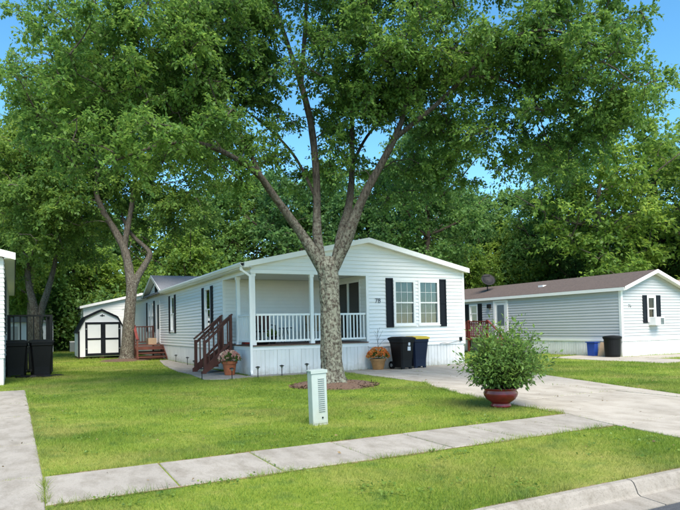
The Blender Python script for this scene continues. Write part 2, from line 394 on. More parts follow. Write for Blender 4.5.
def soil_edge(p, q, wd):
    p = np.array(p); q = np.array(q); d = (q - p) / np.linalg.norm(q - p); nn = np.array([-d[1], d[0]]); n = int(np.linalg.norm(q - p) / .06)
    lo = []; hi = []
    for k in range(n + 1):
        c = p + (q - p) * k / n; a = wd * max(.12, .55 + .5 * math.sin(k * .31) * math.sin(k * .083 + 1) + random.uniform(-.25, .3))
        lo.append((*(c - nn * .03), LAWN_Z + .004)); hi.append((*(c + nn * a), LAWN_Z + .004))
    m = n + 1; struct(MB().add(lo + hi, [(k, k + 1, m + k + 1, m + k) for k in range(n)]).build('soil_edge', 'dirt'))
soil_edge((-5.8, -10.87), (1.5, -10.76), .075); soil_edge((1.2, -11.87), (-5.8, -11.955), .05); soil_edge((-6.16, -.4), (-5.86, -10.8), -.06); soil_edge((-5.8, -13.865), (.9, -13.865), .06)
soil_edge((1.52, -10.7), (1.66, -8.7), .06); soil_edge((1.66, -8.7), (2.4, -5.9), .06); soil_edge((2.4, -5.9), (2.85, -4.95), .06)
# kerb: each stone its own piece
kerb = bpy.data.objects.new('kerb', None); COL.objects.link(kerb); kerb.location = (0, -13.8, 0); kerb['kind'] = 'structure'
xk = -16.0; cuts = [-16, -13.3, -10.3, -7.3, -4.25, -1.2, 1.85, 4.9, 8, 11, 14, 17, 20]
for i in range(len(cuts) - 1):
    x0, x1 = cuts[i] + .007, cuts[i + 1] - .007
    prof = [(-13.855, -.2), (-13.855, -.004), (-13.875, .006), (-13.925, .004), (-13.95, -.012), (-13.97, -.05), (-13.99, -.10), (-14.015, -.116), (-14.25, -.128), (-14.25, -.2)]
    b = MB(); b.prism([(x0, y, z) for y, z in prof], (x1 - x0, 0, 0)); b.build('kerb_stone', 'kerb_concrete', kerb)

# ------------------------------------------------------------------ house builder pieces
def seg_subtract(a, b_, cuts):
    segs = [(a, b_)]
    for c0, c1 in cuts:
        n = []
        for s0, s1 in segs:
            if c1 <= s0 or c0 >= s1: n.append((s0, s1)); continue
            if c0 - s0 > .02: n.append((s0, c0))
            if s1 - c1 > .02: n.append((c1, s1))
        segs = n
    return segs
def wall_with_siding(parent, O, U, Nn, u0, u1, z0, ztop, holes, m, pitch=.127, thick=.1, back='interior', boards=True):
    """O origin (x,y), U unit direction along the wall, Nn outward normal; ztop: list of (u,z) roof line points; holes (u0,u1,z0,z1)"""
    P = lambda u, z, d: (O[0] + U[0] * u + Nn[0] * d, O[1] + U[1] * u + Nn[1] * d, z)
    def top(u):
        for (a, za), (c, zc) in zip(ztop[:-1], ztop[1:]):
            if a <= u <= c: return za + (zc - za) * (u - a) / (c - a)
        return ztop[0][1] if u < ztop[0][0] else ztop[-1][1]
    wb = MB()
    us = sorted({u0, u1, *[h[0] for h in holes], *[h[1] for h in holes], *[p[0] for p in ztop if u0 < p[0] < u1]})
    for a, c in zip(us[:-1], us[1:]):
        mid = (a + c) / 2; zz = z0
        for h in sorted([h for h in holes if h[0] <= mid <= h[1]], key=lambda h: h[2]) + [None]:
            ta, tc = (h[2], h[2]) if h else (top(a), top(c))
            if min(ta, tc) - zz > .005: wb.prism([P(a, zz, 0), P(c, zz, 0), P(c, tc, 0), P(a, ta, 0)], (-Nn[0] * thick, -Nn[1] * thick, 0))
            if h: zz = h[3]
    wall = wb.build('wall', m, parent)
    if not boards: return wall
    z = z0
    zmax = max(p[1] for p in ztop)
    while z < zmax - .02:
        zt = min(z + pitch, zmax)
        zc = (z + zt) / 2
        # u-range still under the roof at bottom and top of this course
        def span(zq):
            g = [u for u in np.linspace(u0, u1, 201) if top(u) >= zq - 1e-6]
            return (g[0], g[-1]) if g else None
        sb, st = span(z + .01), span(zt)
        if sb is None: break
        if st is None: m_ = (sb[0] + sb[1]) / 2; st = (m_, m_)
        for s0, s1 in seg_subtract(sb[0], sb[1], [(h[0], h[1]) for h in holes if h[2] < zc < h[3]]):
            t0 = st[0] if s0 == sb[0] else s0; t1 = st[1] if s1 == sb[1] else s1
            if t1 - t0 < .01 and s1 - s0 < .05: continue
            t1 = max(t1, t0 + .004)
            bb = MB(); zl, zh = z + random.uniform(-.002, .002), zt - .001
            bb.add([P(s0, zl, .002), P(s1, zl, .002), P(s1, zl, .026), P(s0, zl, .026), P(t0, zh, .002), P(t1, zh, .002), P(t1, zh, .005), P(t0, zh, .005),
                    P(s0, zl + .014, .026), P(s1, zl + .014, .026)],
                   [(0, 1, 2, 3), (3, 2, 9, 8), (8, 9, 6, 7), (7, 6, 5, 4), (0, 3, 8, 7, 4), (1, 5, 6, 9, 2), (0, 4, 5, 1)])
            bb.build('siding_board', m, wall)
        z = zt
    return wall
def skirting(parent, O, U, Nn, u0, u1, z1, m='white_skirting', panel=.4, d0=-.01, z0=-.04):
    n = max(1, round((u1 - u0) / panel)); pw = (u1 - u0) / n
    for i in range(n):
        a = u0 + i * pw + .003; c = u0 + (i + 1) * pw - .003
        prof = []; k = 3; s = (c - a) / k
        for j in range(k): prof += [(a + j * s, .0), (a + j * s + .012, .012), (a + (j + 1) * s - .012, .012)]
        prof += [(c, .0)]
        b = MB(); pts = prof + [(c, -.02), (a, -.02)]
        b.prism([(O[0] + U[0] * u + Nn[0] * (d + d0), O[1] + U[1] * u + Nn[1] * (d + d0), z0) for u, d in pts], (0, 0, z1 - z0))
        b.build('skirting_panel', m, parent)
def window(parent, O, U, Nn, u0, u1, z0, z1, shutters=.0, muntin=True, cover='curtain', frame=.055, bars=3, sill=True, trim='white_trim', low=None):
    """double-hung window in a hole (u0,u1,z0,z1)"""
    P = lambda u, z, d: (O[0] + U[0] * u + Nn[0] * d, O[1] + U[1] * u + Nn[1] * d, z)
    def bar(b, ua, ub, za, zb, d0, d1): b.prism([P(ua, za, d0), P(ub, za, d0), P(ub, zb, d0), P(ua, zb, d0)], (Nn[0] * (d1 - d0), Nn[1] * (d1 - d0), 0))
    b = MB(); f = frame
    bar(b, u0 - .03, u0 + f, z0 - .02, z1 + .03, -.06, .031); bar(b, u1 - f, u1 + .03, z0 - .02, z1 + .03, -.06, .031)
    bar(b, u0 + f, u1 - f, z1 - f, z1 + .03, -.06, .031); bar(b, u0 + f, u1 - f, z0 - .02, z0 + f, -.06, .031)
    zm = (z0 + z1) / 2; bar(b, u0 + f, u1 - f, zm - .022, zm + .022, -.05, .012)
    win = b.build('window', trim, parent)
    for za, zb, dd in ((z0 + f, zm - .02, -.03), (zm + .02, z1 - f, -.012)):
        g = MB(); bar(g, u0 + f, u1 - f, za, zb, dd - .006, dd); g.build('pane', 'glass', win)
        if muntin:
            for k in range(1, bars):
                uu = u0 + f + (u1 - u0 - 2 * f) * k / bars
                g = MB(); bar(g, uu - .006, uu + .006, za, zb, dd + .001, dd + .008); g.build('muntin', trim, win)
            zz = (za + zb) / 2; g = MB(); bar(g, u0 + f, u1 - f, zz - .006, zz + .006, dd + .0015, dd + .0075); g.build('muntin', trim, win)
    if sill:
        g = MB(); bar(g, u0 - .05, u1 + .05, z0 - .06, z0 - .021, .0, .06); g.build('sill', trim, win)
    if cover:
        g = MB(); n = 26; zt = z1 - f; zb = zm - .01 if low else z0 + f
        for zlo, zhi, cm, dep in [(zb, zt, cover, -.12)] + ([(z0 + f, zm - .015, low, -.16)] if low else []):
            g = MB(); vs = []
            for k in range(n + 1):
                uu = u0 + (u1 - u0) * k / n; dd = dep + .016 * math.sin(k * 1.9)
                vs += [P(uu, zlo, dd), P(uu, zhi, dd), P(uu, zhi, dd - .004), P(uu, zlo, dd - .004)]
            fs = []
            for k in range(n):
                o = 4 * k; fs += [(o, o + 4, o + 5, o + 1), (o + 3, o + 2, o + 6, o + 7)]
            g.add(vs, fs); g.build('curtain' if cm == 'curtain' else 'blind', cm, win)
    for sgn in ((-1, 1) if shutters else ()):
        a = u0 - .045 - shutters if sgn < 0 else u1 + .045
        g = MB(); za, zb = z0 - .10, z1 + .06; fr = .05
        bar(g, a, a + fr, za, zb, .021, .040); bar(g, a + shutters - fr, a + shutters, za, zb, .021, .040)
        zs = [za, (za + zb) / 2 - .03, zb - .06]
        for q in zs: bar(g, a + fr, a + shutters - fr, q, q + .06, .021, .040)
        bar(g, a + fr, a + shutters - fr, za + .06, zb - .06, .021, .030)
        sh = g.build('shutter', 'black_shutter', win)
    return win

# ------------------------------------------------------------------ main house
W, LEN, EAVE, RIDGE, SK = 8.2, 25.5, 3.40, 4.30, 0.74
PD, PW_, DECK = 3.06, 4.1, 0.93        # porch depth, width, floor height
H = thing('mobile_home', 'white mobile home with a covered front porch and black shutters', 'house', (W / 2, LEN / 2, 0))
roofline = lambda u: [(u[0], EAVE), (W / 2, RIDGE), (W, EAVE)]
fw = [(5.18, 6.03, 1.48, 3.02), (6.21, 7.06, 1.48, 3.02)]
wall_with_siding(H, (0, 0), (1, 0), (0, -1), 0, W, SK, [(0, EAVE), (W / 2, RIDGE), (W, EAVE)],
                 [(-.01, PW_, SK - .01, 3.2)] + fw, 'white_siding')
for i, h in enumerate(fw):
    window(H, (0, 0), (1, 0), (0, -1), *h, cover='curtain', low='blind', bars=3)
# the paired window has one shutter either side
for a in (4.83, 7.10):
    g = MB(); fr = .05; za, zb = 1.39, 3.10; wd = .29
    g.box((a, -.021, za), (a + fr, -.05, zb)); g.box((a + wd - fr, -.021, za), (a + wd, -.05, zb))
    for q in (za, (za + zb) / 2 - .03, zb - .06): g.box((a + fr, -.021, q), (a + wd - fr, -.05, q + .06))
    g.box((a + fr, -.021, za), (a + wd - fr, -.034, zb)); g.build('shutter', 'black_shutter', H)
# left side wall (faces -X): u runs along +Y
sidew = [(4.75, 5.62, 1.42, 3.03), (11.35, 12.2, 1.42, 3.08), (15.0, 15.95, .80, 3.06), (16.9, 17.75, 1.45, 3.06), (17.95, 18.8, 1.45, 3.06)]
GY0, GYM, GY1, GZ = 13.35, 15.95, 18.9, 4.38
wall_with_siding(H, (0, 0), (0, 1), (-1, 0), PD, LEN, SK, [(PD, EAVE), (GY0, EAVE), (GYM, GZ - .12), (GY1, EAVE), (LEN, EAVE)], sidew, 'white_siding')
for k, h in enumerate(sidew):
    if k == 2: continue
    window(H, (0, 0), (0, 1), (-1, 0), *h, shutters=.36 if k < 2 else 0, cover='blind' if k < 2 else 'curtain', muntin=k >= 3, bars=2)
for a in (16.48, 18.86):
    g = MB(); za, zb = 1.38, 3.12
    g.box((-.021, a, za), (-.036, a + .36, zb)); fr = .05
    for q0, q1 in ((a, a + fr), (a + .36 - fr, a + .36)): g.box((-.036, q0, za), (-.05, q1, zb))
    for q in (za, (za + zb) / 2 - .03, zb - .06): g.box((-.036, a + fr, q), (-.05, a + .36 - fr, q + .06))
    g.build('shutter', 'black_shutter', H)
# side door
g = MB(); g.box((-.0, 15.0, .80), (-.05, 15.95, 3.06)); dr = None
g = MB(); g.box((.02, 15.06, .82), (-.02, 15.89, 3.0)); dr = g.build('side_door', 'white_trim', H)
g = MB(); g.box((-.021, 15.2, 1.55), (-.028, 15.75, 2.85)); g.build('door_glass', 'dark_slot', dr)
g = MB(); g.box((.0, 14.97, .80), (-.05, 15.06, 3.08)).box((.0, 15.89, .80), (-.05, 15.98, 3.08)).box((.0, 15.06, 3.0), (-.05, 15.89, 3.08)); g.build('door_frame', 'white_trim', dr)
g = MB(); g.tube([(-.02, 15.15, 1.75), (-.07, 15.15, 1.75)], [.025, .03], 8); g.build('door_handle', 'dark_metal', dr)
# oval gable vent
g = MB(); g.prism([(-.024, 15.95 + .34 * math.cos(a), 3.74 + .34 * math.sin(a)) for a in np.linspace(0, 2 * math.pi, 21)[:-1]], (-.03, 0, 0)); g.build('gable_vent', 'dark_green_paint', H)
# right and rear walls
wall_with_siding(H, (W, 0), (0, 1), (1, 0), 0, LEN, SK, [(0, EAVE), (LEN, EAVE)], [], 'white_siding')
wall_with_siding(H, (0, LEN), (1, 0), (0, 1), 0, W, SK, [(0, EAVE), (W / 2, RIDGE), (W, EAVE)], [], 'white_siding', boards=False)
# porch recess: rear wall, right wall with sliding door, ceiling
wall_with_siding(H, (0, PD), (1, 0), (0, -1), 0, PW_, DECK, [(0, 3.22), (PW_, 3.22)], [], 'white_siding')
wall_with_siding(H, (PW_, 0), (0, 1), (-1, 0), 0, PD - .021, DECK, [(0, 3.22), (PD, 3.22)], [(.45, 2.3, DECK + .02, 3.07)], 'white_siding')
g = MB(); g.box((.0, .0, 3.225), (PW_, PD, 3.26)); g.build('porch_ceiling', 'white_trim', H)
dd = MB()
for y0, y1, z0, z1 in ((.45, .52, .95, 3.07), (2.23, 2.3, .95, 3.07), (.52, 2.23, 3.0, 3.07), (.52, 2.23, .95, 1.02), (1.34, 1.41, 1.02, 3.0)):
    dd.box((PW_ - .035, y0, z0), (PW_ + .06, y1, z1))
sd_ = dd.build('sliding_door', 'white_trim', H)
for y0, y1, x in ((.52, 1.34, PW_ + .01), (1.41, 2.23, PW_ + .035)):
    g = MB(); g.box((x, y0, 1.02), (x + .006, y1, 3.0)); g.build('door_pane', 'glass', sd_)
g = MB(); g.box((PW_ + .12, .5, 1.0), (PW_ + .125, 1.36, 3.0)); g.build('curtain', 'curtain', sd_)
# corner posts / trim
for nm, (a, c) in {'corner_trim': ((W - .07, -.03, SK), (W + .03, .07, EAVE - .02))}.items():
    MB().box(a, c).build(nm, 'white_trim', H)
MB().box((-.03, PD - .02, SK), (.07, PD + .07, EAVE - .02)).build('corner_trim', 'white_trim', H)
MB().box((PW_ - .05, -.028, DECK), (PW_ + .05, .03, 3.2)).build('corner_trim', 'white_trim', H)
# porch header beams
MB().box((-.03, -.03, 3.17), (PW_ - .055, .09, 3.26)).build('porch_beam', 'white_trim', H)
MB().box((-.028, .095, 3.17), (.09, PD - .03, EAVE - .03)).build('porch_beam', 'white_trim', H)
def post(x, y, z0=DECK, z1=3.17, w_=.11):
    b = MB(); h = w_ / 2; b.box((x - h, y - h, z0), (x + h, y + h, z1))
    for a, c in ((z0 + .001, z0 + .10), (z1 - .10, z1 - .001)): b.box((x - h - .018, y - h - .018, a), (x + h + .018, y + h + .018, c))
    return b.build('porch_post', 'white_trim', H)
post(.075, .075); post(2.05, .06); post(.06, 1.56)
# porch railings
def railing(parent, p, q, z0, z1, m, sp=.125, bw=.038, post_ends=False, tw=.07):
    p = Vector((p[0], p[1], 0)); q = Vector((q[0], q[1], 0)); d = (q - p); L_ = d.length; d.normalize()
    b = MB(); b.beam(p + Vector((0, 0, z1 - .03)), q + Vector((0, 0, z1 - .03)), tw, .06); r = b.build('railing', m, parent)
    b = MB(); b.beam(p + Vector((0, 0, z0 + .03)), q + Vector((0, 0, z0 + .03)), .05, .06); b.build('bottom_rail', m, r)
    n = max(1, int(L_ / sp))
    for k in range(n):
        c = p + d * (L_ * (k + .5) / n); h = bw / 2
        MB().box((c.x - h, c.y - h, z0 + .06), (c.x + h, c.y + h, z1 - .06)).build('baluster', m, r)
    return r
railing(H, (.15, .06), (1.975, .06), DECK + .09, 1.90, 'white_trim')
railing(H, (2.13, .06), (PW_ - .06, .06), DECK + .09, 1.90, 'white_trim')
railing(H, (.06, .15), (.06, 1.48), DECK + .09, 1.90, 'white_trim')
# deck floor boards
for k in range(22):
    y = -.07 + k * .1425
    y1 = min(y + .136, PD - .02)
    MB().box((-.05, y, DECK - .035), (PW_ - .02, y1, DECK)).build('deck_board', 'deck_wood', H)
# band under the deck
MB().box((-.012, -.012, DECK - .16), (PW_ + .04, .05, DECK - .037)).build('deck_band', 'white_trim', H)
MB().box((-.012, .052, DECK - .16), (.05, PD + .02, DECK - .037)).build('deck_band', 'white_trim', H)
MB().box((.06, .06, -.03), (W - .06, LEN - .06, SK - .1)).build('crawl_space', 'interior', H)
skirting(H, (0, 0), (1, 0), (0, -1), .0, PW_, DECK - .162)
skirting(H, (0, 0), (1, 0), (0, -1), PW_, W, SK - .004)
skirting(H, (0, 0), (0, 1), (-1, 0), .0, PD, DECK - .162)
skirting(H, (0, 0), (0, 1), (-1, 0), PD, LEN, SK - .004)
skirting(H, (W, 0), (0, 1), (1, 0), 0, LEN, SK - .004)
# roof: two slopes with thickness, front fascia boards, gutter
OV = .28; OVR = .14; sl_ = (RIDGE - EAVE) / (W / 2)
zE = EAVE - OV * sl_; zL = zE
for sx in (0, 1):
    b = MB()
    X = lambda x: x if sx == 0 else W - x
    OVS = OV if sx == 0 else OVR; zE = EAVE - OVS * sl_
    pts = [(X(-OVS), -.2, zE + .03), (X(W / 2), -.2, RIDGE + .03), (X(W / 2), -.2, RIDGE + .13), (X(-OVS), -.2, zE + .13)]
    b.prism(pts, (0, LEN + .4, 0)); b.build('roof', 'grey_shingle', H)
    b = MB()
    b.prism([(X(-OVS), -.2, zE - .03), (X(W / 2), -.2, RIDGE - .03), (X(W / 2), -.2, RIDGE + .135), (X(-OVS), -.2, zE + .135)], (0, -.025, 0)); b.build('fascia', 'white_trim', H)
    b = MB(); b.prism([(X(-OVS), -.19, zE - .02), (X(W / 2), -.19, RIDGE - .02), (X(W / 2), -.19, RIDGE + .02), (X(-OVS), -.19, zE + .02)], (0, .17, 0)); b.build('soffit', 'white_trim', H)
zE = zL
for y0, y1 in ((-.2, GY0 - .1), (GY1 + .1, LEN + .2)):
    b = MB(); prof = [(-.29, zE + .12), (-.41, zE + .12), (-.41, zE + .07), (-.36, zE + .0), (-.29, zE + .0), (-.29, zE + .01), (-.35, zE + .012), (-.395, zE + .075), (-.395, zE + .105), (-.29, zE + .105)]
    b.prism([(x, y0, z) for x, z in prof], (0, y1 - y0, 0)); b.build('gutter', 'white_trim', H)
    b = MB(); b.box((-.282, y0 + .01, zE - .02), (-.03, y1, zE)); b.build('soffit', 'white_trim', H)
MB().box((-.288, -.19, zE - .03), (-.262, GY0 - .1, zE + .028)).build('fascia', 'white_trim', H)
b = MB(); b.beam((-.35, -.1, zE), (-.35, -.1, zE - .12), .07, .06, (0, 1, 0)); b.beam((-.35, -.1, zE - .1), (-.06, -.075, zE - .28), .07, .06); b.beam((-.055, -.075, zE - .25), (-.055, -.075, .12), .075, .06, (0, 1, 0)); b.beam((-.055, -.075, .14), (-.09, -.22, .05), .07, .06)
b.build('downspout', 'white_trim', H)
# cross gable over the side door
zr = GZ
for s_ in (-1, 1):
    hw_ = (GYM - GY0) if s_ < 0 else (GY1 - GYM); ye = GYM + s_ * (hw_ + .2); ze = EAVE + .02 - .2 * (GZ - EAVE) / hw_
    b = MB(); b.prism([(-.3, GYM, zr), (-.3, ye, ze), (-.3, ye, ze + .1), (-.3, GYM, zr + .1)], (4.0, 0, 0)); b.build('gable_roof', 'grey_shingle', H)
    b = MB(); b.prism([(-.3, GYM, zr - .06), (-.3, ye, ze - .06), (-.3, ye, ze + .105), (-.3, GYM, zr + .105)], (-.025, 0, 0)); b.build('fascia', 'white_trim', H)
    b = MB(); b.prism([(-.29, GYM, zr - .02), (-.29, ye, ze - .02), (-.29, ye, ze - .002), (-.29, GYM, zr - .002)], (.27, 0, 0)); b.build('soffit', 'white_trim', H)
# number plate digits
def text(parent, s, size, loc, rot, m, name='house_number', ext=.006):
    cu_ = bpy.data.curves.new(name, 'FONT'); cu_.body = s; cu_.size = size; cu_.extrude = ext; cu_.align_x = 'CENTER'
    tmp = bpy.data.objects.new('tmp_text', cu_); COL.objects.link(tmp)
    dg = bpy.context.evaluated_depsgraph_get(); me = bpy.data.meshes.new_from_object(tmp.evaluated_get(dg)); bpy.data.objects.remove(tmp)
    me.materials.clear(); me.materials.append(MATS[m])
    ob = bpy.data.objects.new(name, me); COL.objects.link(ob); ob.parent = parent
    o3 = parent_org(parent) if parent else (0, 0, 0)
    ob.location = tuple(loc[i] - o3[i] for i in range(3)); ob.rotation_euler = rot
    return ob
text(H, '78', .23, (4.5, -.03, 2.24), (R(90), 0, 0), 'grey_digit')
MB().box((7.95, -.02, .84), (8.05, -.07, .98)).build('outlet_box', 'dark_metal', H)
b = MB(); b.tube([(7.05, -.05, .77), (7.2, -.06, .80), (7.4, -.06, .76), (7.55, -.06, .80), (7.7, -.05, .82), (7.98, -.05, .86)], [.012] * 6, 6); b.build('cable', 'grey_metal', H)

# ------------------------------------------------------------------ brown porch steps
def stair_set(label, x_top, y0, y1, n, rise, run, dirv, zt, m, rail_h=.95, group=None, name='wooden_steps'):
    """steps going down from (x_top, between y0 and y1) along dirv = (-1,0)"""
    root = thing(name, label, 'steps', (x_top - n * run / 2, (y0 + y1) / 2, 0))
    for k in range(n):
        z = zt - (k + 1) * rise; xa = x_top - k * run
        if z < .05: break
        MB().box((xa - run - .02, y0 + .02, z - .04), (xa, y1 - .02, z)).build('tread', m, root)
        MB().box((xa - .022, y0 + .05, z), (xa - .002, y1 - .05, z + rise - .042)).build('riser', m, root)
    ext = n * run
    for y in (y0, y1):
        b = MB(); b.prism([(x_top - .003, y - .02, zt - .02), (x_top - .003, y - .02, zt - .32), (x_top - ext, y - .02, 0), (x_top - ext - .12, y - .02, 0), (x_top - ext - .12, y - .02, .12)], (0, .04, 0)); b.build('stringer', m, root)
        xn = x_top - ext + .0; zn = 1.10
        MB().box((xn - .045, y - .046, 0), (xn + .045, y + .046, zn)).build('newel_post', m, root)
        MB().box((x_top - .1, y - .046, .45), (x_top - .012, y + .046, zt + rail_h + .05)).build('top_post', m, root)
        b = MB(); b.beam((x_top - .0, y, zt + rail_h + .07), (xn - .06, y, zn + .03), .13, .045); hr = b.build('handrail', m, root)
        b = MB(); b.beam((x_top - .05, y, zt + rail_h - .03), (xn + .04, y, zn - .07), .035, .08); b.build('upper_rail', m, root)
        b = MB(); b.beam((x_top - .05, y, zt + .12), (xn + .04, y, .22), .035, .08); b.build('lower_rail', m, root)
        for k in range(5):
            t = (k + .7) / 5.4; xx = x_top - .05 + t * (xn + .04 - x_top + .05)
            za = zt + .12 + t * (.22 - zt - .12); zb = zt + rail_h - .03 + t * (zn - .07 - zt - rail_h + .03)
            MB().box((xx - .02, y - .019, za), (xx + .02, y + .019, zb)).build('baluster', m, root)
    return root
stair_set('dark brown wooden steps with handrails climbing to the white front porch', -.06, 1.86, 3.06, 4, .225, .235, (-1, 0), DECK - .01, 'brown_stain')

# side deck with steps towards the street
SDK = thing('side_deck', 'dark brown wooden side deck and steps below the cross gable', 'deck', (-.75, 15.3, 0))
DX0, DY0, DY1, DZ = -1.5, 14.1, 16.6, .74
for k in range(17):
    y = DY0 + k * .147; MB().box((DX0, y, DZ - .035), (-.035, y + .14, DZ)).build('deck_board', 'brown_stain', SDK)
for x in (DX0 + .05, -.12):
    for y in (DY0 + .05, DY1 - .05): MB().box((x - .045, y - .045, 0), (x + .045, y + .045, 1.74 if x < -1 or y > 15 else DZ - .04)).build('post', 'brown_stain', SDK)
for z in (.02, .26, .5): MB().box((DX0, DY0 - .03, z + .0), (-.05, DY0 - .005, z + .17)).build('apron_board', 'brown_stain', SDK)
for k in range(3):
    z = DZ - .19 * (k + 1); y = DY0 - .04 - .28 * k
    MB().box((DX0 + .1, y - .29, z - .05), (-.06, y, z)).build('tread', 'brown_stain', SDK)
for x in (DX0 + .08, -.05):
    b = MB(); b.prism([(x - .02, DY0 - .04, DZ - .04), (x - .02, DY0 - .04, DZ - .32), (x - .02, DY0 - .9, 0), (x - .02, DY0 - 1.05, 0), (x - .02, DY0 - 1.05, .13)], (.04, 0, 0)); b.build('stringer', 'brown_stain', SDK)
railing(SDK, (DX0 + .05, DY0 + .1), (DX0 + .05, DY1 - .1), DZ + .08, 1.72, 'brown_stain', .14)
railing(SDK, (DX0 + .1, DY1 - .05), (-.16, DY1 - .05), DZ + .08, 1.72, 'brown_stain', .14)
MB().box((DX0 + .005, DY0 - .95, 0), (DX0 + .095, DY0 - .86, 1.0)).build('newel_post', 'brown_stain', SDK)
b = MB(); b.beam((DX0 + .05, DY0 + .1, 1.76), (DX0 + .05, DY0 - .98, 1.02), .13, .04); b.build('handrail', 'red_stain', SDK)
MB().box((-.62, 15.05, DZ + .001), (-.2, 15.75, DZ + .33)).build('storage_box', 'cardboard', SDK)

# ------------------------------------------------------------------ right neighbour
RX, RY, RW, RL, RE, RR, RS = 15.5, -1.04, 3.95, 22.0, 2.80, 3.52, .72
N2 = thing('mobile_home', 'long pale grey mobile home with a brown roof and a window air conditioner', 'house', (RX + RW / 2, RY + RL / 2, 0))
nh = [(1.65, 2.15, 1.45, 2.47)]
wall_with_siding(N2, (RX, RY), (1, 0), (0, -1), 0, RW, RS, [(0, RE), (RW / 2, RR), (RW, RE)], nh, 'grey_and_shade_siding', pitch=.125)
window(N2, (RX, RY), (1, 0), (0, -1), *nh[0], shutters=.29, muntin=False, cover=None)
sideh = [(8.9, 9.55, 1.58, 2.50), (6.65, 7.5, .80, 2.6)]
wall_with_siding(N2, (RX, RY), (0, 1), (-1, 0), 0, RL, RS, [(0, RE), (RL, RE)], sideh, 'grey_and_shade_siding', pitch=.125)
window(N2, (RX, RY), (0, 1), (-1, 0), *sideh[0], shutters=.34, muntin=False, cover='blind')
wall_with_siding(N2, (RX + RW, RY), (0, 1), (1, 0), 0, RL, RS, [(0, RE), (RL, RE)], [], 'grey_and_shade_siding', boards=False)
wall_with_siding(N2, (RX, RY + RL), (1, 0), (0, 1), 0, RW, RS, [(0, RE), (RW / 2, RR), (RW, RE)], [], 'grey_and_shade_siding', boards=False)
MB().box((RX + .1, RY + .1, -.03), (RX + RW - .1, RY + RL - .1, RS)).build('crawl_space', 'interior', N2)
skirting(N2, (RX, RY), (1, 0), (0, -1), 0, RW, RS - .1); skirting(N2, (RX, RY), (0, 1), (-1, 0), 0, RL, RS - .1); skirting(N2, (RX + RW, RY), (0, 1), (1, 0), 0, RL, RS - .1, panel=2)
MB().box((RX - .035, RY - .035, RS - .1), (RX + RW + .035, RY + .05, RS)).build('skirting_band', 'white_trim', N2)
MB().box((RX - .034, RY + .052, RS - .1), (RX + .05, RY + RL, RS)).build('skirting_band', 'white_trim', N2)
MB().box((RX - .035, RY - .035, RS), (RX + .08, RY + .08, RE - .02)).build('corner_trim', 'white_trim', N2)
MB().box((RX + RW - .08, RY - .035, RS), (RX + RW + .035, RY + .08, RE - .02)).build('corner_trim', 'white_trim', N2)
ov = .12; sl2 = (RR - RE) / (RW / 2); ze2 = RE - ov * sl2; mx_ = RX + RW / 2
for sx in (-1, 1):
    xe = mx_ + sx * (RW / 2 + ov)
    b = MB(); b.prism([(mx_, RY - .3, RR + .02), (xe, RY - .3, ze2 + .02), (xe, RY - .3, ze2 + .09), (mx_, RY - .3, RR + .09)], (0, RL + .5, 0)); rf = b.build('roof', 'brown_shingle', N2)
    b = MB(); b.prism([(mx_, RY - .3, RR - .05), (xe, RY - .3, ze2 - .05), (xe, RY - .3, ze2 + .095), (mx_, RY - .3, RR + .095)], (0, -.025, 0)); b.build('fascia', 'white_trim', N2)
    b = MB(); b.prism([(mx_, RY - .29, RR - .005), (xe, RY - .29, ze2 - .005), (xe, RY - .29, ze2 + .015), (mx_, RY - .29, RR + .015)], (0, .27, 0)); b.build('soffit', 'white_trim', N2)
    MB().box((xe - .012 * sx, RY - .28, ze2 - .06), (xe + .02 * sx, RY + RL + .2, ze2 + .075)).build('eave_trim', 'white_trim', N2)
for y, hh in ((4.2, .13),):
    xx = mx_ - .9; zz = RR - .9 * sl2 + .08
    MB().box((xx - .14, y - .16, zz - .08), (xx + .1, y + .16, zz + hh - .08)).build('roof_vent', 'white_trim', rf)
g = MB(); g.box((RX + .01, RY + 6.7, .84), (RX - .03, RY + 7.45, 2.55)); dr2 = g.build('front_door', 'white_trim', N2)
g = MB(); g.box((RX - .031, RY + 6.82, 1.35), (RX - .036, RY + 7.33, 2.42)); g.build('door_glass', 'blind', dr2)
g = MB(); g.box((RX - .0, RY + 6.55, .80), (RX - .06, RY + 6.69, 2.66)).box((RX, RY + 7.46, .80), (RX - .06, RY + 7.6, 2.66)).box((RX, RY + 6.69, 2.56), (RX - .06, RY + 7.46, 2.66)); g.build('door_frame', 'white_trim', dr2)
g = MB(); g.box((RX - .02, RY + 7.8, 2.28), (RX - .16, RY + 7.98, 2.5)); g.build('wall_lamp', 'dark_metal', N2)
text(N2, '76', .2, (RX + .5, RY - .03, 2.02), (R(90), 0, 0), 'grey_metal')
MB().box((RX + RW - .14, RY - .02, .78), (RX + RW - .06, RY - .08, .9)).build('outlet_box', 'dark_metal', N2)
# its red deck
RD = thing('red_deck', 'small red stained wooden deck by the grey home door', 'deck', (RX - .75, 6.9, 0))
for k in range(21):
    y = 5.4 + k * .147; MB().box((RX - 1.5, y, .66), (RX - .05, y + .14, .7)).build('deck_board', 'red_stain', RD)
for x in (RX - 1.45, RX - .12):
    for y in (5.45, 6.9, 8.45): MB().box((x - .045, y - .045, 0), (x + .045, y + .045, .655 if (x > RX - .5 and y < 8) else 1.66)).build('post', 'red_stain', RD)
railing(RD, (RX - 1.45, 6.96), (RX - 1.45, 8.38), .78, 1.62, 'red_stain', .13); railing(RD, (RX - 1.4, 8.45), (RX - .17, 8.45), .78, 1.62, 'red_stain', .13)
railing(RD, (RX - 1.45, 5.5), (RX - 1.45, 6.84), .78, 1.62, 'red_stain', .13)
b = MB(); b.beam((RX - 1.45, 5.4, 1.62), (RX - 1.45, 4.5, .95), .1, .04); b.build('handrail', 'red_stain', RD)
MB().box((RX - 1.5, 4.46, 0), (RX - 1.41, 4.55, .98)).build('newel_post', 'red_stain', RD)
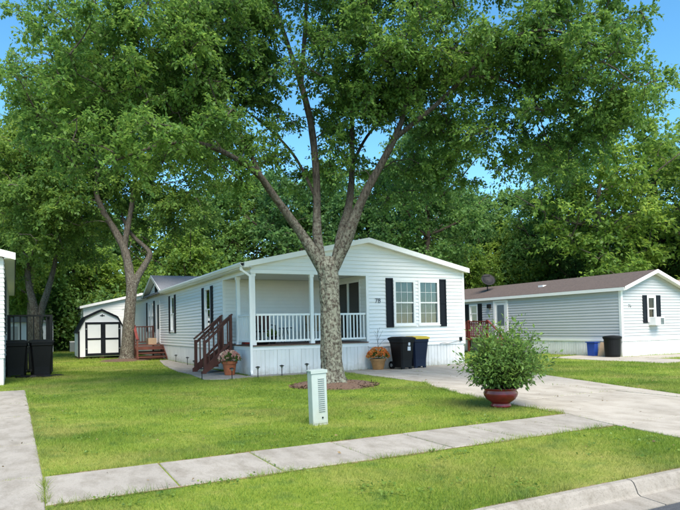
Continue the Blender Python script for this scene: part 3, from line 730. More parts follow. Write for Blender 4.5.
for k in range(3): MB().box((RX - 1.5, 5.39 - .3 * k - .3, .7 - .18 * (k + 1) - .04), (RX - .1, 5.39 - .3 * k, .7 - .18 * (k + 1))).build('tread', 'red_stain', RD)
# window air conditioner
AC = thing('air_conditioner', 'white window air conditioner sticking out of the grey home end wall', 'air conditioner', (RX + 1.95, RY - .2, 1.24))
MB().box((RX + 1.68, RY - .36, 1.25), (RX + 2.24, RY - .02, 1.60)).build('case', 'snow_white', AC, bevel=.012)
for k in range(9): MB().box((RX + 1.98, RY - .372, 1.29 + k * .031), (RX + 2.2, RY - .362, 1.306 + k * .031)).build('louvre', 'dark_slot', AC)
# satellite dish on its roof
DI = thing('satellite_dish', 'dark satellite dish on a mast on the brown roof', 'satellite dish', (RX + 1.2, 8.4, 3.2))
b = MB(); b.tube([(RX + 1.2, 8.4, 3.25), (RX + 1.2, 8.4, 3.75)], [.03, .03], 8); b.build('mast', 'dark_metal', DI)
b = MB(); c0 = Vector((RX + 1.15, 8.3, 3.88)); ax = Vector((-.3, -.75, .55)).normalized(); xx = ax.orthogonal().normalized(); yy = ax.cross(xx)
vs = []; rs = [0.02, .15, .3, .4]
for side in (0, .02):
    for r_ in rs:
        for k in range(20): vs.append(c0 + (xx * math.cos(k * math.pi / 10) + yy * math.sin(k * math.pi / 10)) * r_ + ax * (r_ * r_ * .7 - side))
fs = []
for s_ in range(2):
    for i in range(3):
        for k in range(20):
            q = (s_ * 80 + i * 20 + k, s_ * 80 + i * 20 + (k + 1) % 20, s_ * 80 + (i + 1) * 20 + (k + 1) % 20, s_ * 80 + (i + 1) * 20 + k); fs.append(q if s_ == 0 else q[::-1])
for k in range(20): fs.append((60 + k, 60 + (k + 1) % 20, 140 + (k + 1) % 20, 140 + k))
b.add(vs, fs); b.build('reflector', 'dark_metal', DI, smooth=True)
b = MB(); b.tube([c0 - yy * .38 + ax * .1, c0 + ax * .42], [.012, .02], 6); b.build('feed_arm', 'dark_metal', DI)

# another home past the right neighbour
N3 = thing('mobile_home', 'pale home with a tan roof and dark red shutter past the grey home', 'house', (27.5, 8, 0))
wall_with_siding(N3, (25.0, 3.0), (1, 0), (0, -1), 0, 5, .6, [(0, 2.9), (2.5, 3.7), (5, 2.9)], [], 'grey_and_shade_siding', pitch=.127)
wall_with_siding(N3, (25.0, 3.0), (0, 1), (-1, 0), 0, 12, .6, [(0, 2.9), (12, 2.9)], [], 'grey_and_shade_siding', boards=False)
skirting(N3, (25, 3), (1, 0), (0, -1), 0, 5, .596); skirting(N3, (25, 3), (0, 1), (-1, 0), 0, 12, .596, panel=2)
for s_ in (-1, 1):
    xe = 27.5 + s_ * 2.75
    b = MB(); b.prism([(27.5, 2.7, 3.72), (xe, 2.7, 2.86), (xe, 2.7, 2.95), (27.5, 2.7, 3.81)], (0, 12.6, 0)); b.build('roof', 'tan_shingle', N3)
    b = MB(); b.prism([(27.5, 2.7, 3.66), (xe, 2.7, 2.8), (xe, 2.7, 2.96), (27.5, 2.7, 3.82)], (0, -.03, 0)); b.build('fascia', 'white_trim', N3)
for x in (25.25,): MB().box((x, 2.94, 1.2), (x + .6, 2.978, 2.4)).build('shutter', 'red_stain', N3)

# ------------------------------------------------------------------ left neighbour (its lot is turned a little)
a_ = R(1.6); U1 = (math.cos(a_), math.sin(a_)); V1 = (-math.sin(a_), math.cos(a_)); O1 = (-6.72, 1.85)
Q = lambda u, v: (O1[0] + U1[0] * u + V1[0] * v, O1[1] + U1[1] * u + V1[1] * v)
N1 = thing('mobile_home', 'white home with a dark window on its shaded side beside the black deck', 'house', (*Q(-4, 9), 0))
NEV, NRD = 3.66, 4.6
oo = Q(-8, 0)
wall_with_siding(N1, oo, U1, (-V1[0], -V1[1]), 0, 8, .75, [(0, NEV), (4, NRD), (8, NEV)], [], 'white_siding')
wall_with_siding(N1, O1, V1, U1, 0, 18, .75, [(0, NEV), (18, NEV)], [(1.6, 2.5, 1.5, 3.1)], 'grey_and_shade_siding')  # white home's side coloured grey, its shade put into the colour
window(N1, O1, V1, U1, 1.6, 2.5, 1.5, 3.1, shutters=.32, muntin=False, cover='blind')
skirting(N1, oo, U1, (-V1[0], -V1[1]), 0, 8, .746); skirting(N1, O1, V1, U1, 0, 18, .746)
for s_ in (-1, 1):
    pm = Q(-4, -.25); pe = Q(-4 + s_ * 4.3, -.25); dz = (NRD - NEV) / 4 * .3
    vec = (V1[0] * 18.5, V1[1] * 18.5, 0)
    b = MB(); b.prism([(*pm, NRD + .04), (*pe, NEV - dz + .04), (*pe, NEV - dz + .13), (*pm, NRD + .13)], vec); b.build('roof', 'grey_shingle', N1)
    b = MB(); b.prism([(*pm, NRD - .06), (*pe, NEV - dz - .06), (*pe, NEV - dz + .135), (*pm, NRD + .135)], (-V1[0] * .025, -V1[1] * .025, 0)); b.build('fascia', 'white_trim', N1)
p1, p2, p3, p4 = Q(.02, -.24), Q(.3, -.24), Q(.3, 18.2), Q(.02, 18.2)
b = MB(); b.prism([(*p1, NEV - .10), (*p2, NEV - .10), (*p3, NEV - .10), (*p4, NEV - .10)], (0, 0, .03)); b.build('soffit', 'white_trim', N1)
b = MB(); p1, p2 = Q(.3, -.24), Q(.3, 18.2); b.beam((*p1, NEV - .03), (*p2, NEV - .03), .03, .16); b.build('fascia', 'dark_green_paint', N1)
# black deck at its side
BD = thing('black_deck', 'black painted wooden deck with a railing behind the black wheeled bins', 'deck', (*Q(.8, 6.5), 0))
dz = 1.0; u0, u1, v0, v1 = .04, 1.52, 5.2, 7.6
for k in range(16):
    va = v0 + k * .15; p = [Q(u0, va), Q(u1, va), Q(u1, va + .143), Q(u0, va + .143)]
    MB().prism([(*q, dz - .04) for q in p], (0, 0, .04)).build('deck_board', 'dark_green_paint', BD)
for u, v in ((u0 + .05, v0 + .05), (u1 - .05, v0 + .05), (u1 - .05, v1 - .1), (u0 + .05, v1 - .1)):
    p = Q(u, v); MB().box((p[0] - .05, p[1] - .05, 0), (p[0] + .05, p[1] + .05, 2.12)).build('post', 'dark_green_paint', BD)
for (ua, va), (ub, vb) in (((u0 + .1, v0 + .05), (u1 - .1, v0 + .05)), ((u1 - .05, v0 + .1), (u1 - .05, v1 - .15))):
    railing(BD, Q(ua, va), Q(ub, vb), dz + .08, 2.12, 'dark_green_paint', .19, .045, tw=.1)
    n = 9
    for k in range(n):
        t0, t1 = k / n, (k + .93) / n
        pa = Q(ua + (ub - ua) * t0, va + (vb - va) * t0); pb = Q(ua + (ub - ua) * t1, va + (vb - va) * t1)
        MB().beam((*pa, .5), (*pb, .5), .025, .88).build('skirt_board', 'dark_green_paint', BD)

# white trailer far behind that deck
TR = thing('garden_shed', 'low white shed far back seen through the black deck railing', 'shed', (-6.6, 33.5, 0))
MB().box((-9.3, 33, 0), (-4.7, 35.5, 2.3)).build('wall', 'pale_wall', TR)
b = MB(); b.prism([(-9.45, 32.8, 2.3), (-4.55, 32.8, 2.3), (-7, 32.8, 2.75)], (0, 3, 0)); b.build('roof', 'grey_shingle', TR)
MB().box((-8.0, 32.96, .1), (-7.1, 32.995, 2.0)).build('door', 'grey_metal', TR)
MB().box((-6.3, 32.96, 1.0), (-5.5, 32.995, 1.8)).build('window', 'dark_slot', TR)

# house behind the shed
BH = thing('mobile_home', 'pale grey home with shaded windowed side behind the barn shed', 'house', (1.3, 37, 0))
wall_with_siding(BH, (-2.77, 30), (1, 0), (0, -1), 0, 8.2, .7, [(0, 3.3), (4.1, 4.25), (8.2, 3.3)], [], 'white_siding')
wall_with_siding(BH, (-2.77, 30), (0, 1), (-1, 0), 0, 14, .7, [(0, 3.3), (14, 3.3)], [(1.5, 2.4, 1.4, 3), (4.2, 5.1, 1.4, 3), (8, 9, 1.4, 3)], 'grey_and_shade_siding', boards=False)  # shade of this side is painted in as grey, front stays white
for y in (1.5, 4.2, 8): window(BH, (-2.77, 30), (0, 1), (-1, 0), y, y + .9, 1.4, 3.0, muntin=False, cover='blind')
skirting(BH, (-2.77, 30), (1, 0), (0, -1), 0, 8.2, .696); skirting(BH, (-2.77, 30), (0, 1), (-1, 0), 0, 14, .696, panel=1)
for s_ in (-1, 1):
    xe = 1.33 + s_ * 4.35
    b = MB(); b.prism([(1.33, 29.75, 4.28), (xe, 29.75, 3.27), (xe, 29.75, 3.36), (1.33, 29.75, 4.37)], (0, 14.5, 0)); b.build('roof', 'grey_shingle', BH)
    b = MB(); b.prism([(1.33, 29.75, 4.2), (xe, 29.75, 3.19), (xe, 29.75, 3.37), (1.33, 29.75, 4.38)], (0, -.03, 0)); b.build('fascia', 'white_trim', BH)
g = MB(); g.box((-3.6, 31.6, 0), (-2.85, 32.4, .75)); tag(g.build('heat_pump', 'grey_metal', bevel=.02), 'grey outdoor unit against the shaded wall of the far home', 'heat pump')
g = MB(); g.box((-3.62, 31.62, .752), (-2.83, 32.38, .80)); g.build('lid', 'snow_white', bpy.data.objects['heat_pump'])

# ------------------------------------------------------------------ barn shed
SX0, SX1, SY0, SY1 = -3.85, -1.4, 18.0, 21.0
SH = thing('barn_shed', 'white barn shaped garden shed with black trim and double doors', 'shed', ((SX0 + SX1) / 2, (SY0 + SY1) / 2, 0))
cx_ = (SX0 + SX1) / 2; hw = (SX1 - SX0) / 2
prof = [(-hw, .1), (hw, .1), (hw, 1.45), (hw - .42, 2.22), (0, 2.62), (-hw + .42, 2.22), (-hw, 1.45)]
b = MB(); b.prism([(cx_ + x, SY0, z) for x, z in prof], (0, SY1 - SY0, 0)); b.build('wall', 'snow_white', SH)
rp = [(-hw - .06, 1.40), (-hw + .38, 2.26), (0, 2.68), (hw - .38, 2.26), (hw + .06, 1.40)]
for i in range(4):
    (xa, za), (xb, zb) = rp[i], rp[i + 1]
    b = MB(); b.prism([(cx_ + xa, SY0 - .08, za), (cx_ + xb, SY0 - .08, zb), (cx_ + xb, SY0 - .08, zb + .05), (cx_ + xa, SY0 - .08, za + .05)], (0, SY1 - SY0 + .16, 0)); b.build('roof', 'black_shutter', SH)
    b = MB(); b.prism([(cx_ + xa, SY0 - .082, za - .07), (cx_ + xb, SY0 - .082, zb - .07), (cx_ + xb, SY0 - .082, zb + .055), (cx_ + xa, SY0 - .082, za + .055)], (0, -.03, 0)); b.build('rake_trim', 'black_shutter', SH)
for x in (SX0, SX1 - .09): MB().box((x, SY0 - .03, .1), (x + .09, SY0 - .002, 1.5)).build('corner_trim', 'black_shutter', SH)
for k in range(2):
    xa = cx_ + .06 - .92 + k * .92 ; xb = xa + .915
    g = MB(); g.box((xa, SY0 - .035, .14), (xb, SY0 - .003, 2.0)); d_ = g.build('door', 'snow_white', SH)
    t = .12
    for (p, q) in (((xa, .14), (xa + t, 2.0)), ((xb - t, .14), (xb, 2.0)), ((xa + t, 1.88), (xb - t, 2.0)), ((xa + t, .14), (xb - t, .28)), ((xa + t, 1.02), (xb - t, 1.12))):
        MB().box((p[0], SY0 - .06, p[1]), (q[0], SY0 - .036, q[1])).build('door_trim', 'black_shutter', d_)
    for z in (.5, 1.6): MB().box((xa + .02 if k == 0 else xb - .1, SY0 - .07, z), (xa + .1 if k == 0 else xb - .02, SY0 - .061, z + .05)).build('hinge', 'grey_metal', d_)
b = MB(); b.box((cx_ - .09, SY0 - .02, 2.33), (cx_ + .15, SY0 - .004, 2.38)).box((cx_, SY0 - .025, 2.30), (cx_ + .05, SY0 - .004, 2.44)); b.build('gable_ornament', 'black_shutter', SH)
for x in (SX0 + .15, cx_, SX1 - .15): MB().box((x - .12, SY0 + .05, -.02), (x + .12, SY1 - .05, .1)).build('skid', 'brown_stain', SH)

# ------------------------------------------------------------------ wheeled bins
def wheeled_bin(label, x, y, rot, w_, d_, h, body, lid, group=None, sticker=False):
    root = thing('wheeled_bin', label, 'bin', (x, y, 0), group)
    def T(b): # rotate about z
        c, s = math.cos(rot), math.sin(rot); b.v = [(x + px * c - py * s, y + px * s + py * c, pz) for px, py, pz in b.v]; return b
    b = MB(); k = .80; hb = h - .10
    lv = [(.06, k), (.12, k), (.3, k + .02), (hb - .12, .98), (hb - .09, 1.03), (hb, 1.04)]
    vs = []; fs = []
    for z, s_ in lv:
        ww, dd_ = w_ / 2 * s_, d_ / 2 * s_; cc = .05
        vs += [(-ww + cc, -dd_, z), (ww - cc, -dd_, z), (ww, -dd_ + cc, z), (ww, dd_ - cc, z), (ww - cc, dd_, z), (-ww + cc, dd_, z), (-ww, dd_ - cc, z), (-ww, -dd_ + cc, z)]
    for i in range(len(lv) - 1):
        for j in range(8): fs.append((i * 8 + j, i * 8 + (j + 1) % 8, i * 8 + 8 + (j + 1) % 8, i * 8 + 8 + j))
    fs += [tuple(range(8))[::-1], tuple(range(len(vs) - 8, len(vs)))]
    b.add(vs, fs); T(b).build('body', body, root)
    b = MB(); ww, dd_ = w_ / 2 * 1.07, d_ / 2 * 1.09; z = hb + .002
    b.add([(-ww, -dd_, z), (ww, -dd_, z), (ww, dd_, z), (-ww, dd_, z), (-ww, -dd_, z + .05), (ww, -dd_, z + .05), (ww, dd_, z + .06), (-ww, dd_, z + .06), (-ww * .75, -dd_ * .75, z + .09), (ww * .75, -dd_ * .75, z + .09), (ww * .75, dd_ * .7, z + .1), (-ww * .75, dd_ * .7, z + .1)],
          [(0, 3, 2, 1), (0, 1, 5, 4), (1, 2, 6, 5), (2, 3, 7, 6), (3, 0, 4, 7), (4, 5, 9, 8), (5, 6, 10, 9), (6, 7, 11, 10), (7, 4, 8, 11), (8, 9, 10, 11)])
    T(b).build('lid', lid, root)
    b = MB(); b.tube([(-w_ * .42, d_ / 2 + .02, hb - .04), (-w_ * .42, d_ / 2 + .1, hb + .02), (w_ * .42, d_ / 2 + .1, hb + .02), (w_ * .42, d_ / 2 + .02, hb - .04)], [.016] * 4, 8); T(b).build('handle', body, root)
    for s_ in (-1, 1):
        b = MB(); b.tube([(s_ * w_ * .36, d_ * .36, .13), (s_ * w_ * .36 + s_ * .07, d_ * .36, .13)], [.13, .13], 18); wh = T(b).build('wheel', 'black_plastic', root)
        b = MB(); b.tube([(s_ * w_ * .36 + s_ * .071, d_ * .36, .13), (s_ * w_ * .36 + s_ * .077, d_ * .36, .13)], [.06, .05], 14); T(b).build('hub', 'grey_metal', wh)
    for s_ in (-1, 1):
        b = MB(); b.box((s_ * w_ * .28 - .05, -d_ * .38, 0), (s_ * w_ * .28 + .05, -d_ * .28, .06)); T(b).build('foot', body, root)
    if sticker:
        b = MB(); b.box((-.02, -d_ / 2 * .965 - .006, hb * .63), (.10, -d_ / 2 * .91, hb * .63 + .13)); T(b).build('sticker', 'pale_wall', root)
        b = MB(); b.box((.0, -d_ / 2 * 1.0 - .006, hb * .8), (.08, -d_ / 2 * .94, hb * .8 + .14)); T(b).build('sticker', 'pale_wall', root)
    return root
wheeled_bin('black wheeled bin with pale stickers by the front wall of the white home', 4.98, -.72, R(8), .58, .66, 1.08, 'black_plastic', 'black_plastic', sticker=True)
wheeled_bin('dark blue wheeled bin with a yellow lid by the front wall', 5.70, -.52, R(-4), .60, .68, 1.08, 'blue_plastic', 'yellow_plastic')
for xx in (-6.52, -5.74):
    wheeled_bin('big black wheeled bin before the black deck, ' + ('next to the white home wall' if xx < -6 else 'away from the home wall'), *((xx + .0), 5.35 + (xx + 6.28) * .02), R(2), .70, .76, 1.22, 'black_plastic', 'black_plastic', group='black bins before the black deck')
bpy.context.view_layer.update()
# black bags and litter at the foot of those bins
for (x, y, s_) in ((-6.25, 4.62, .16), (-5.75, 4.6, .22), (-5.3, 4.7, .12)):
    b = MB(); n = 14; vs = []; fs = []
    for i in range(6):
        th = math.pi / 2 * i / 5
        for k in range(n):
            a = 2 * math.pi * k / n; q = 1 + .25 * math.sin(3 * a + x * 9) + random.uniform(-.1, .1)
            vs.append((x + s_ * 1.7 * math.cos(th) * math.cos(a) * q, y + s_ * math.cos(th) * math.sin(a) * q, .0 + s_ * .45 * math.sin(th)))
    for i in range(5):
        for k in range(n): fs.append((i * n + k, i * n + (k + 1) % n, (i + 1) * n + (k + 1) % n, (i + 1) * n + k))
    b.add(vs, fs); tag(b.build('rubbish_bag', 'black_plastic'), 'flat black plastic bag lying on the grass before the black bins', 'bag', 'black bags at the foot of the bins')

# barrel, blue tub and board by the grey home
BA = thing('refuse_barrel', 'round black refuse barrel beside the grey home corner', 'barrel', (15.02, -.95, 0))
b = MB(); b.lathe((15.02, -.95, 0), [(.28, 0), (.30, .1), (.33, .72), (.36, .74), (.36, .78)], 24); b.build('body', 'black_plastic', BA, smooth=False)
b = MB(); b.lathe((15.02, -.95, .782), [(.375, 0), (.375, .04), (.28, .08), (.06, .1), (.05, .1)], 24); b.build('lid', 'black_plastic', BA)
b = MB(); b.prism([(15.1, .02, 0), (15.1, .36, 0), (15.1, .40, .56), (15.1, -.02, .56)], (.22, 0, 0)); bt = b.build('storage_tub', 'bright_blue_plastic', bevel=.015)
tag(bt, 'blue plastic tub leaning on the grey home skirting', 'tub'); b = MB(); b.box((15.06, -.05, .562), (15.36, .43, .60)); b.build('rim', 'bright_blue_plastic', bt)
b = MB(); b.prism([(15.18, -.42, 0), (15.22, -.42, 0), (15.42, -.42, .58), (15.38, -.42, .58)], (0, .34, 0)); tag(b.build('plywood_board', 'cardboard'), 'tan board leaning between the black barrel and the blue tub', 'board')

# ------------------------------------------------------------------ leaf machinery
def unit(v): return v / (np.linalg.norm(v, axis=-1, keepdims=True) + 1e-9)
def leaf_mesh(P_, D_, size, aspect=.55, jit=.35, fold=.18):
    """one folded rhombus per leaf at P_, pointing along D_"""
    n = len(P_); D_ = unit(D_)
    up = np.tile([0, 0, 1.0], (n, 1)) + rng.normal(0, .55, (n, 3))
    s = unit(np.cross(D_, up)); nr = np.cross(s, D_)
    L_ = (size * rng.uniform(1 - jit, 1 + jit, n))[:, None]; Wd = L_ * aspect
    a = P_; c = P_ + D_ * L_; m = P_ + D_ * L_ * .45
    V = np.stack([a, m + s * Wd / 2 + nr * L_ * fold * .5, c - nr * L_ * .08, m - s * Wd / 2 + nr * L_ * fold * .5], 1).reshape(-1, 3)
    F = np.arange(4 * n).reshape(n, 4)
    return V, F
def sprays(centers, radii, twigs, per, droop=.25):
    """leaf positions along twigs radiating from each clump centre; also returns the twigs"""
    C_ = np.repeat(centers, twigs, 0); Rr = np.repeat(radii, twigs)
    d = rng.normal(0, 1, (len(C_), 3)); d[:, 2] *= .6; d = unit(d); ln = Rr * rng.uniform(.55, 1.15, len(C_))
    t = rng.uniform(.12, 1.0, (len(C_), per)) ** .8
    pos = C_[:, None, :] + d[:, None, :] * (ln[:, None] * t)[:, :, None]
    pos[:, :, 2] -= droop * (t ** 2) * ln[:, None]
    pos += rng.normal(0, .045, pos.shape) * Rr[:, None, None] * 1.6
    dirs = d[:, None, :] * .7 + rng.normal(0, .7, pos.shape); dirs[:, :, 2] -= .35
    return pos.reshape(-1, 3), dirs.reshape(-1, 3), C_, C_ + d * ln[:, None] - np.array([0, 0, 1]) * (droop * ln)[:, None]
def tube_np(b, pts, rad, n): b.tube(pts, rad, n, cap=False)
def smooth_path(pts, rad, sub):
    """Catmull-Rom through pts with radii"""
    P_ = [np.array(p) for p in pts]; out = []; ro = []
    for i in range(len(P_) - 1):
        p0, p1, p2, p3 = P_[max(i - 1, 0)], P_[i], P_[i + 1], P_[min(i + 2, len(P_) - 1)]
        for k in range(sub):
            t = k / sub; out.append(.5 * ((2 * p1) + (-p0 + p2) * t + (2 * p0 - 5 * p1 + 4 * p2 - p3) * t * t + (-p0 + 3 * p1 - 3 * p2 + p3) * t ** 3)); ro.append(rad[i] * (1 - t) + rad[i + 1] * t)
    out.append(P_[-1]); ro.append(rad[-1]); return out, ro
def wobble(p, sc, seed):
    x, y, z = p * sc; return math.sin(x * 1.7 + seed) * math.cos(y * 2.3 - seed * 2) + .6 * math.sin(z * 2.9 + x * 3.1 + seed * 3) + .4 * math.cos(y * 5.3 + z * 1.3)
def limb(b, pts, rad, n=12, sub=6, rough=.05, seed=0.):
    pts, rad = smooth_path(pts, rad, sub); o = len(b.v); b.tube(pts, rad, n, cap=True)
    for i in range(len(pts)):
        for k in range(n):
            v = np.array(b.v[o + i * n + k]); d = v - np.array(pts[i])
            b.v[o + i * n + k] = tuple(v + d * rough * wobble(v, 4.0, seed))
    return pts
def grow(b, skel, clumps, r0=.03, n=5, prefer_up=True):
    """join every clump to the nearest wood, in order of distance, so that boughs branch"""
    pool = [np.array(p) for p in skel]
    arr = np.array(pool); todo = sorted(clumps.tolist(), key=lambda c: np.min(np.linalg.norm(arr - np.array(c), axis=1)))
    for c in todo:
        c = np.array(c); A = np.array(pool); dist = np.linalg.norm(A - c, axis=1) + np.maximum(0, A[:, 2] - c[2]) * .8
        p = A[np.argmin(dist)]; L_ = np.linalg.norm(c - p)
        if L_ < .05: continue
        mid1 = p + (c - p) * .33 + np.array([0, 0, .10 * L_]) + rng.normal(0, .05 * L_, 3); mid2 = p + (c - p) * .68 + np.array([0, 0, .10 * L_]) + rng.normal(0, .06 * L_, 3)
        r = min(r0 * (.45 + .35 * L_), r0 * 1.7); b.tube([p, mid1, mid2, c], [r, r * .75, r * .5, r * .25], n, cap=False)
        pool += [mid1, mid2, c]
def in_lobes(lobes, count, D0, m_per_px):
    """clump centres inside ellipsoidal lobes given as (px, py, depth offset m, rx px, ry px, rz m); count shared by volume"""
    vol = np.array([l[3] * l[4] * l[5] for l in lobes], float); ns = np.maximum(3, (vol / vol.sum() * count)).astype(int); out = []
    for l, n in zip(lobes, ns):
        q = unit(rng.normal(0, 1, (n, 3))) * (rng.uniform(0, 1, n) ** .42)[:, None]
        base = at(l[0], l[1], D0 + l[2])
        out.append(base + q[:, :1] * right0 * l[3] * m_per_px + q[:, 1:2] * fwd0 * l[5] + q[:, 2:3] * up0 * l[4] * m_per_px)
    return np.concatenate(out)

# ------------------------------------------------------------------ the big tree on the lawn
TB = gnd(332, 385.5); TD = (TB - CAM) @ fwd0; MPP = TD / FPX
T1 = thing('maple_tree', 'big forked tree with lichen covered trunk on the front lawn', 'tree', (TB[0], TB[1], 0))
def A(pts, D0=TD): return [at(p[0], p[1], D0 + p[2]) for p in pts], [p[3] for p in pts]
bt_ = MB(); skel = []
trunk_pts = [(333, 388, 0, .47), (333, 381, 0, .40), (332, 368, 0, .345), (331, 340, 0, .315), (330, 305, 0, .295), (328.5, 280, 0, .31), (327, 266, 0, .33), (327, 257, 0, .20)]
p_, r_ = A(trunk_pts); p_[0][2] = -.06; r_ = [q * .79 for q in r_]
pts, rad = smooth_path(p_, r_, 16); n = 80; o = len(bt_.v); bt_.tube(pts, rad, n, cap=True)
for i in range(len(pts)):
    for k in range(n):
        v = np.array(bt_.v[o + i * n + k]); d = v - np.array(pts[i]); ang = math.atan2(d[1], d[0]); h = v[2]
        q = .045 * math.sin(5 * ang + 1 + h * .3) * max(0, 1.4 - h * .9) + .03 * math.sin(9 * ang + h * 1.1) + .035 * wobble(v, 3.2, 1.0) + .02 * wobble(v, 11., 2.) + .035 * mnoise.noise(Vector((v[0] * 22, v[1] * 22, v[2] * 4))) + .03 * mnoise.noise(Vector((v[0] * 8, v[1] * 8, v[2] * 3)))
        if h < .38: q += .42 * max(0, math.sin(5 * ang + 1)) * (1 - h / .38) ** 1.5
        bt_.v[o + i * n + k] = tuple(v + d * q)
limbs = [
    [(328.5, 286, 0, .12), (313, 252, -.12, .215), (303, 236, -.2, .19), (290, 218, -.4, .165), (270, 190, -.8, .13), (258, 174, -1.1, .12), (238, 160, -1.4, .105), (212, 147, -1.8, .09), (184, 142, -2.1, .07), (150, 148, -2.5, .05), (112, 162, -2.8, .02)],
    [(265, 184, -.9, .09), (252, 158, -.7, .085), (240, 132, -.5, .07), (222, 100, -.2, .05), (200, 60, .2, .03)],
    [(328.5, 286, 0, .12), (318, 240, 0, .17), (317, 205, .1, .15), (316, 170, .2, .14), (311, 125, .3, .135), (301, 84, .4, .125), (289, 48, .5, .09), (276, 6, .6, .08), (262, -60, .8, .05), (250, -130, 1, .02)],
    [(301, 86, .4, .09), (304, 45, .3, .085), (307, 0, .1, .07), (313, -70, 0, .05), (316, -140, 0, .02)],
    [(328.5, 286, 0, .12), (341, 238, .2, .19), (349, 205, .35, .155), (352, 170, .6, .12), (352, 120, .9, .10), (357, 60, 1.2, .085), (353, 0, 1.5, .06), (350, -90, 1.8, .03)],
    [(328.5, 286, 0, .12), (347, 238, -.15, .205), (362, 200, -.3, .165), (378, 170, -.4, .15), (395, 137, -.5, .125), (404, 112, -.4, .09), (408, 80, -.3, .075), (412, 30, -.2, .055), (425, -30, 0, .035), (430, -90, .1, .02)],
    [(393, 140, -.5, .1), (415, 122, -.7, .095), (437, 104, -.9, .085), (467, 75, -1.2, .07), (505, 41, -1.6, .055), (545, 30, -2, .045), (578, 38, -2.3, .03), (612, 54, -2.6, .015)],
    [(467, 76, -1.2, .05), (500, 79, -1.0, .045), (530, 93, -.8, .035), (542, 125, -.6, .02), (552, 150, -.5, .01)],
    [(405, 112, -.4, .06), (430, 50, .3, .05), (452, 5, .6, .04), (480, -60, 1, .02)],
    [(352, 165, .6, .07), (372, 130, 1.4, .06), (410, 100, 2.2, .045), (460, 90, 3.0, .03), (520, 70, 3.6, .015)],
    [(317, 200, .1, .07), (290, 150, 1.2, .055), (245, 110, 2.2, .045), (190, 80, 3.0, .03), (130, 70, 3.5, .015)],
]
for i, L_ in enumerate(limbs):
    p, r = A(L_); r = [q * (.73 if k_ == 1 and i in (0, 2, 4, 5) else .63) for k_, q in enumerate(r)]; pp = limb(bt_, p, r, n=16 if r[0] > .12 else 9, sub=6, rough=.06, seed=i); skel += pp[8:]
lobes = [  # px, py, depth offset, rx px, ry px, rz m
    (150, 62, -.8, 92, 62, 2.6), (84, 112, -1.6, 66, 48, 2.0), (225, 52, .4, 62, 52, 2.2), (222, 142, -1.2, 36, 36, 1.2), (140, 150, -2.0, 75, 30, 1.6), (60, 50, -.6, 52, 40, 1.8),
    (190, 105, .5, 60, 40, 2.5), (252, 150, -.5, 14, 26, .8), (318, 62, -.9, 34, 44, .9), (284, 128, .3, 20, 32, .8), (345, 145, .2, 22, 36, .8), (300, 185, 1.0, 16, 24, .7), (270, 165, .8, 16, 20, .6), (455, 165, .3, 26, 26, 1.0), (395, 195, .9, 16, 16, .7), (335, 32, 1.2, 40, 38, 1.8), (352, 100, .9, 30, 42, 1.4), (388, 60, -.2, 52, 50, 2.2), (372, 160, .5, 22, 22, .8), (340, 118, 1.3, 34, 34, 1.2), (250, 30, -.2, 40, 40, 1.6), (392, 105, -.6, 32, 38, 1.2), (330, 170, .9, 26, 30, .9), (255, 90, .8, 30, 40, 1.4), (232, 175, -.9, 22, 20, .8), (372, 55, -1.0, 40, 40, 1.4), (410, 165, .8, 26, 26, 1.0), (425, 190, 1.0, 20, 18, .8),
    (440, 62, 0, 62, 44, 2.6), (505, 58, -.8, 62, 36, 2.2), (575, 50, -1.6, 66, 34, 2.0), (560, 112, -.9, 66, 36, 1.8), (485, 122, -.4, 52, 34, 1.6), (615, 98, -1.5, 42, 36, 1.5),
    (430, 128, .6, 32, 34, 1.4), (540, 160, -.4, 44, 24, 1.2), (345, -70, .3, 150, 60, 3.5), (200, -50, .4, 110, 50, 3.2), (480, -50, .3, 110, 46, 3.2), (340, -150, .4, 130, 50, 3.2), (585, 8, -.9, 70, 26, 2.0)]
cl = in_lobes(lobes, 1480, TD, MPP)
grow(bt_, skel, cl, .026, 5)
Pz, Dz, ta, tb = sprays(cl, rng.uniform(.40, .75, len(cl)), 9, 29, .3)
for a_p, b_p in zip(ta[::2], tb[::2]): bt_.tube([a_p, b_p], [.006, .003], 3, cap=False)
bt_.build('trunk', 'lichen_bark', T1, smooth=True)
V, F = leaf_mesh(Pz, Dz, .088, .56, jit=.5); np_mesh('crown', V, F, 'maple_leaf', T1, (TB[0], TB[1], 0))
# mulch ring: low mound and chips
b = MB(); n = 40; mc = (TB[0] + .1, TB[1] + .05); vs = []; fs = []
for i, (rr, z) in enumerate(((1.05, -.012), (.95, .02), (.75, .06), (.5, .085), (.1, .1))):
    for k in range(n):
        a = 2 * math.pi * k / n; q = 1 + .09 * math.sin(3 * a + 1) + .05 * math.sin(7 * a)
        vs.append((mc[0] + rr * q * math.cos(a), mc[1] + rr * q * 1.05 * math.sin(a), z + (random.uniform(-.008, .012) if i else 0)))
for i in range(4):
    for k in range(n): fs.append((i * n + k, i * n + (k + 1) % n, (i + 1) * n + (k + 1) % n, (i + 1) * n + k))
fs.append(tuple(range(4 * n, 5 * n))); b.add(vs, fs); struct(b.build('mulch_bed', 'mulch'))
nc = 2600; rr = 1.12 * np.sqrt(rng.uniform(.05, 1, nc)); an = rng.uniform(0, 2 * math.pi, nc)
Pm = np.stack([mc[0] + rr * np.cos(an), mc[1] + rr * np.sin(an), np.maximum(.0, .1 - .1 * rr) + .012], 1)
V, F = leaf_mesh(Pm, rng.normal(0, 1, (nc, 3)) * np.array([1, 1, .25]), .07, .35); o = np_mesh('mulch_chips', V, F, 'mulch', None, (mc[0], mc[1], 0)); o['kind'] = 'stuff'; o['label'] = 'brown bark mulch round the big tree'; o['category'] = 'mulch'

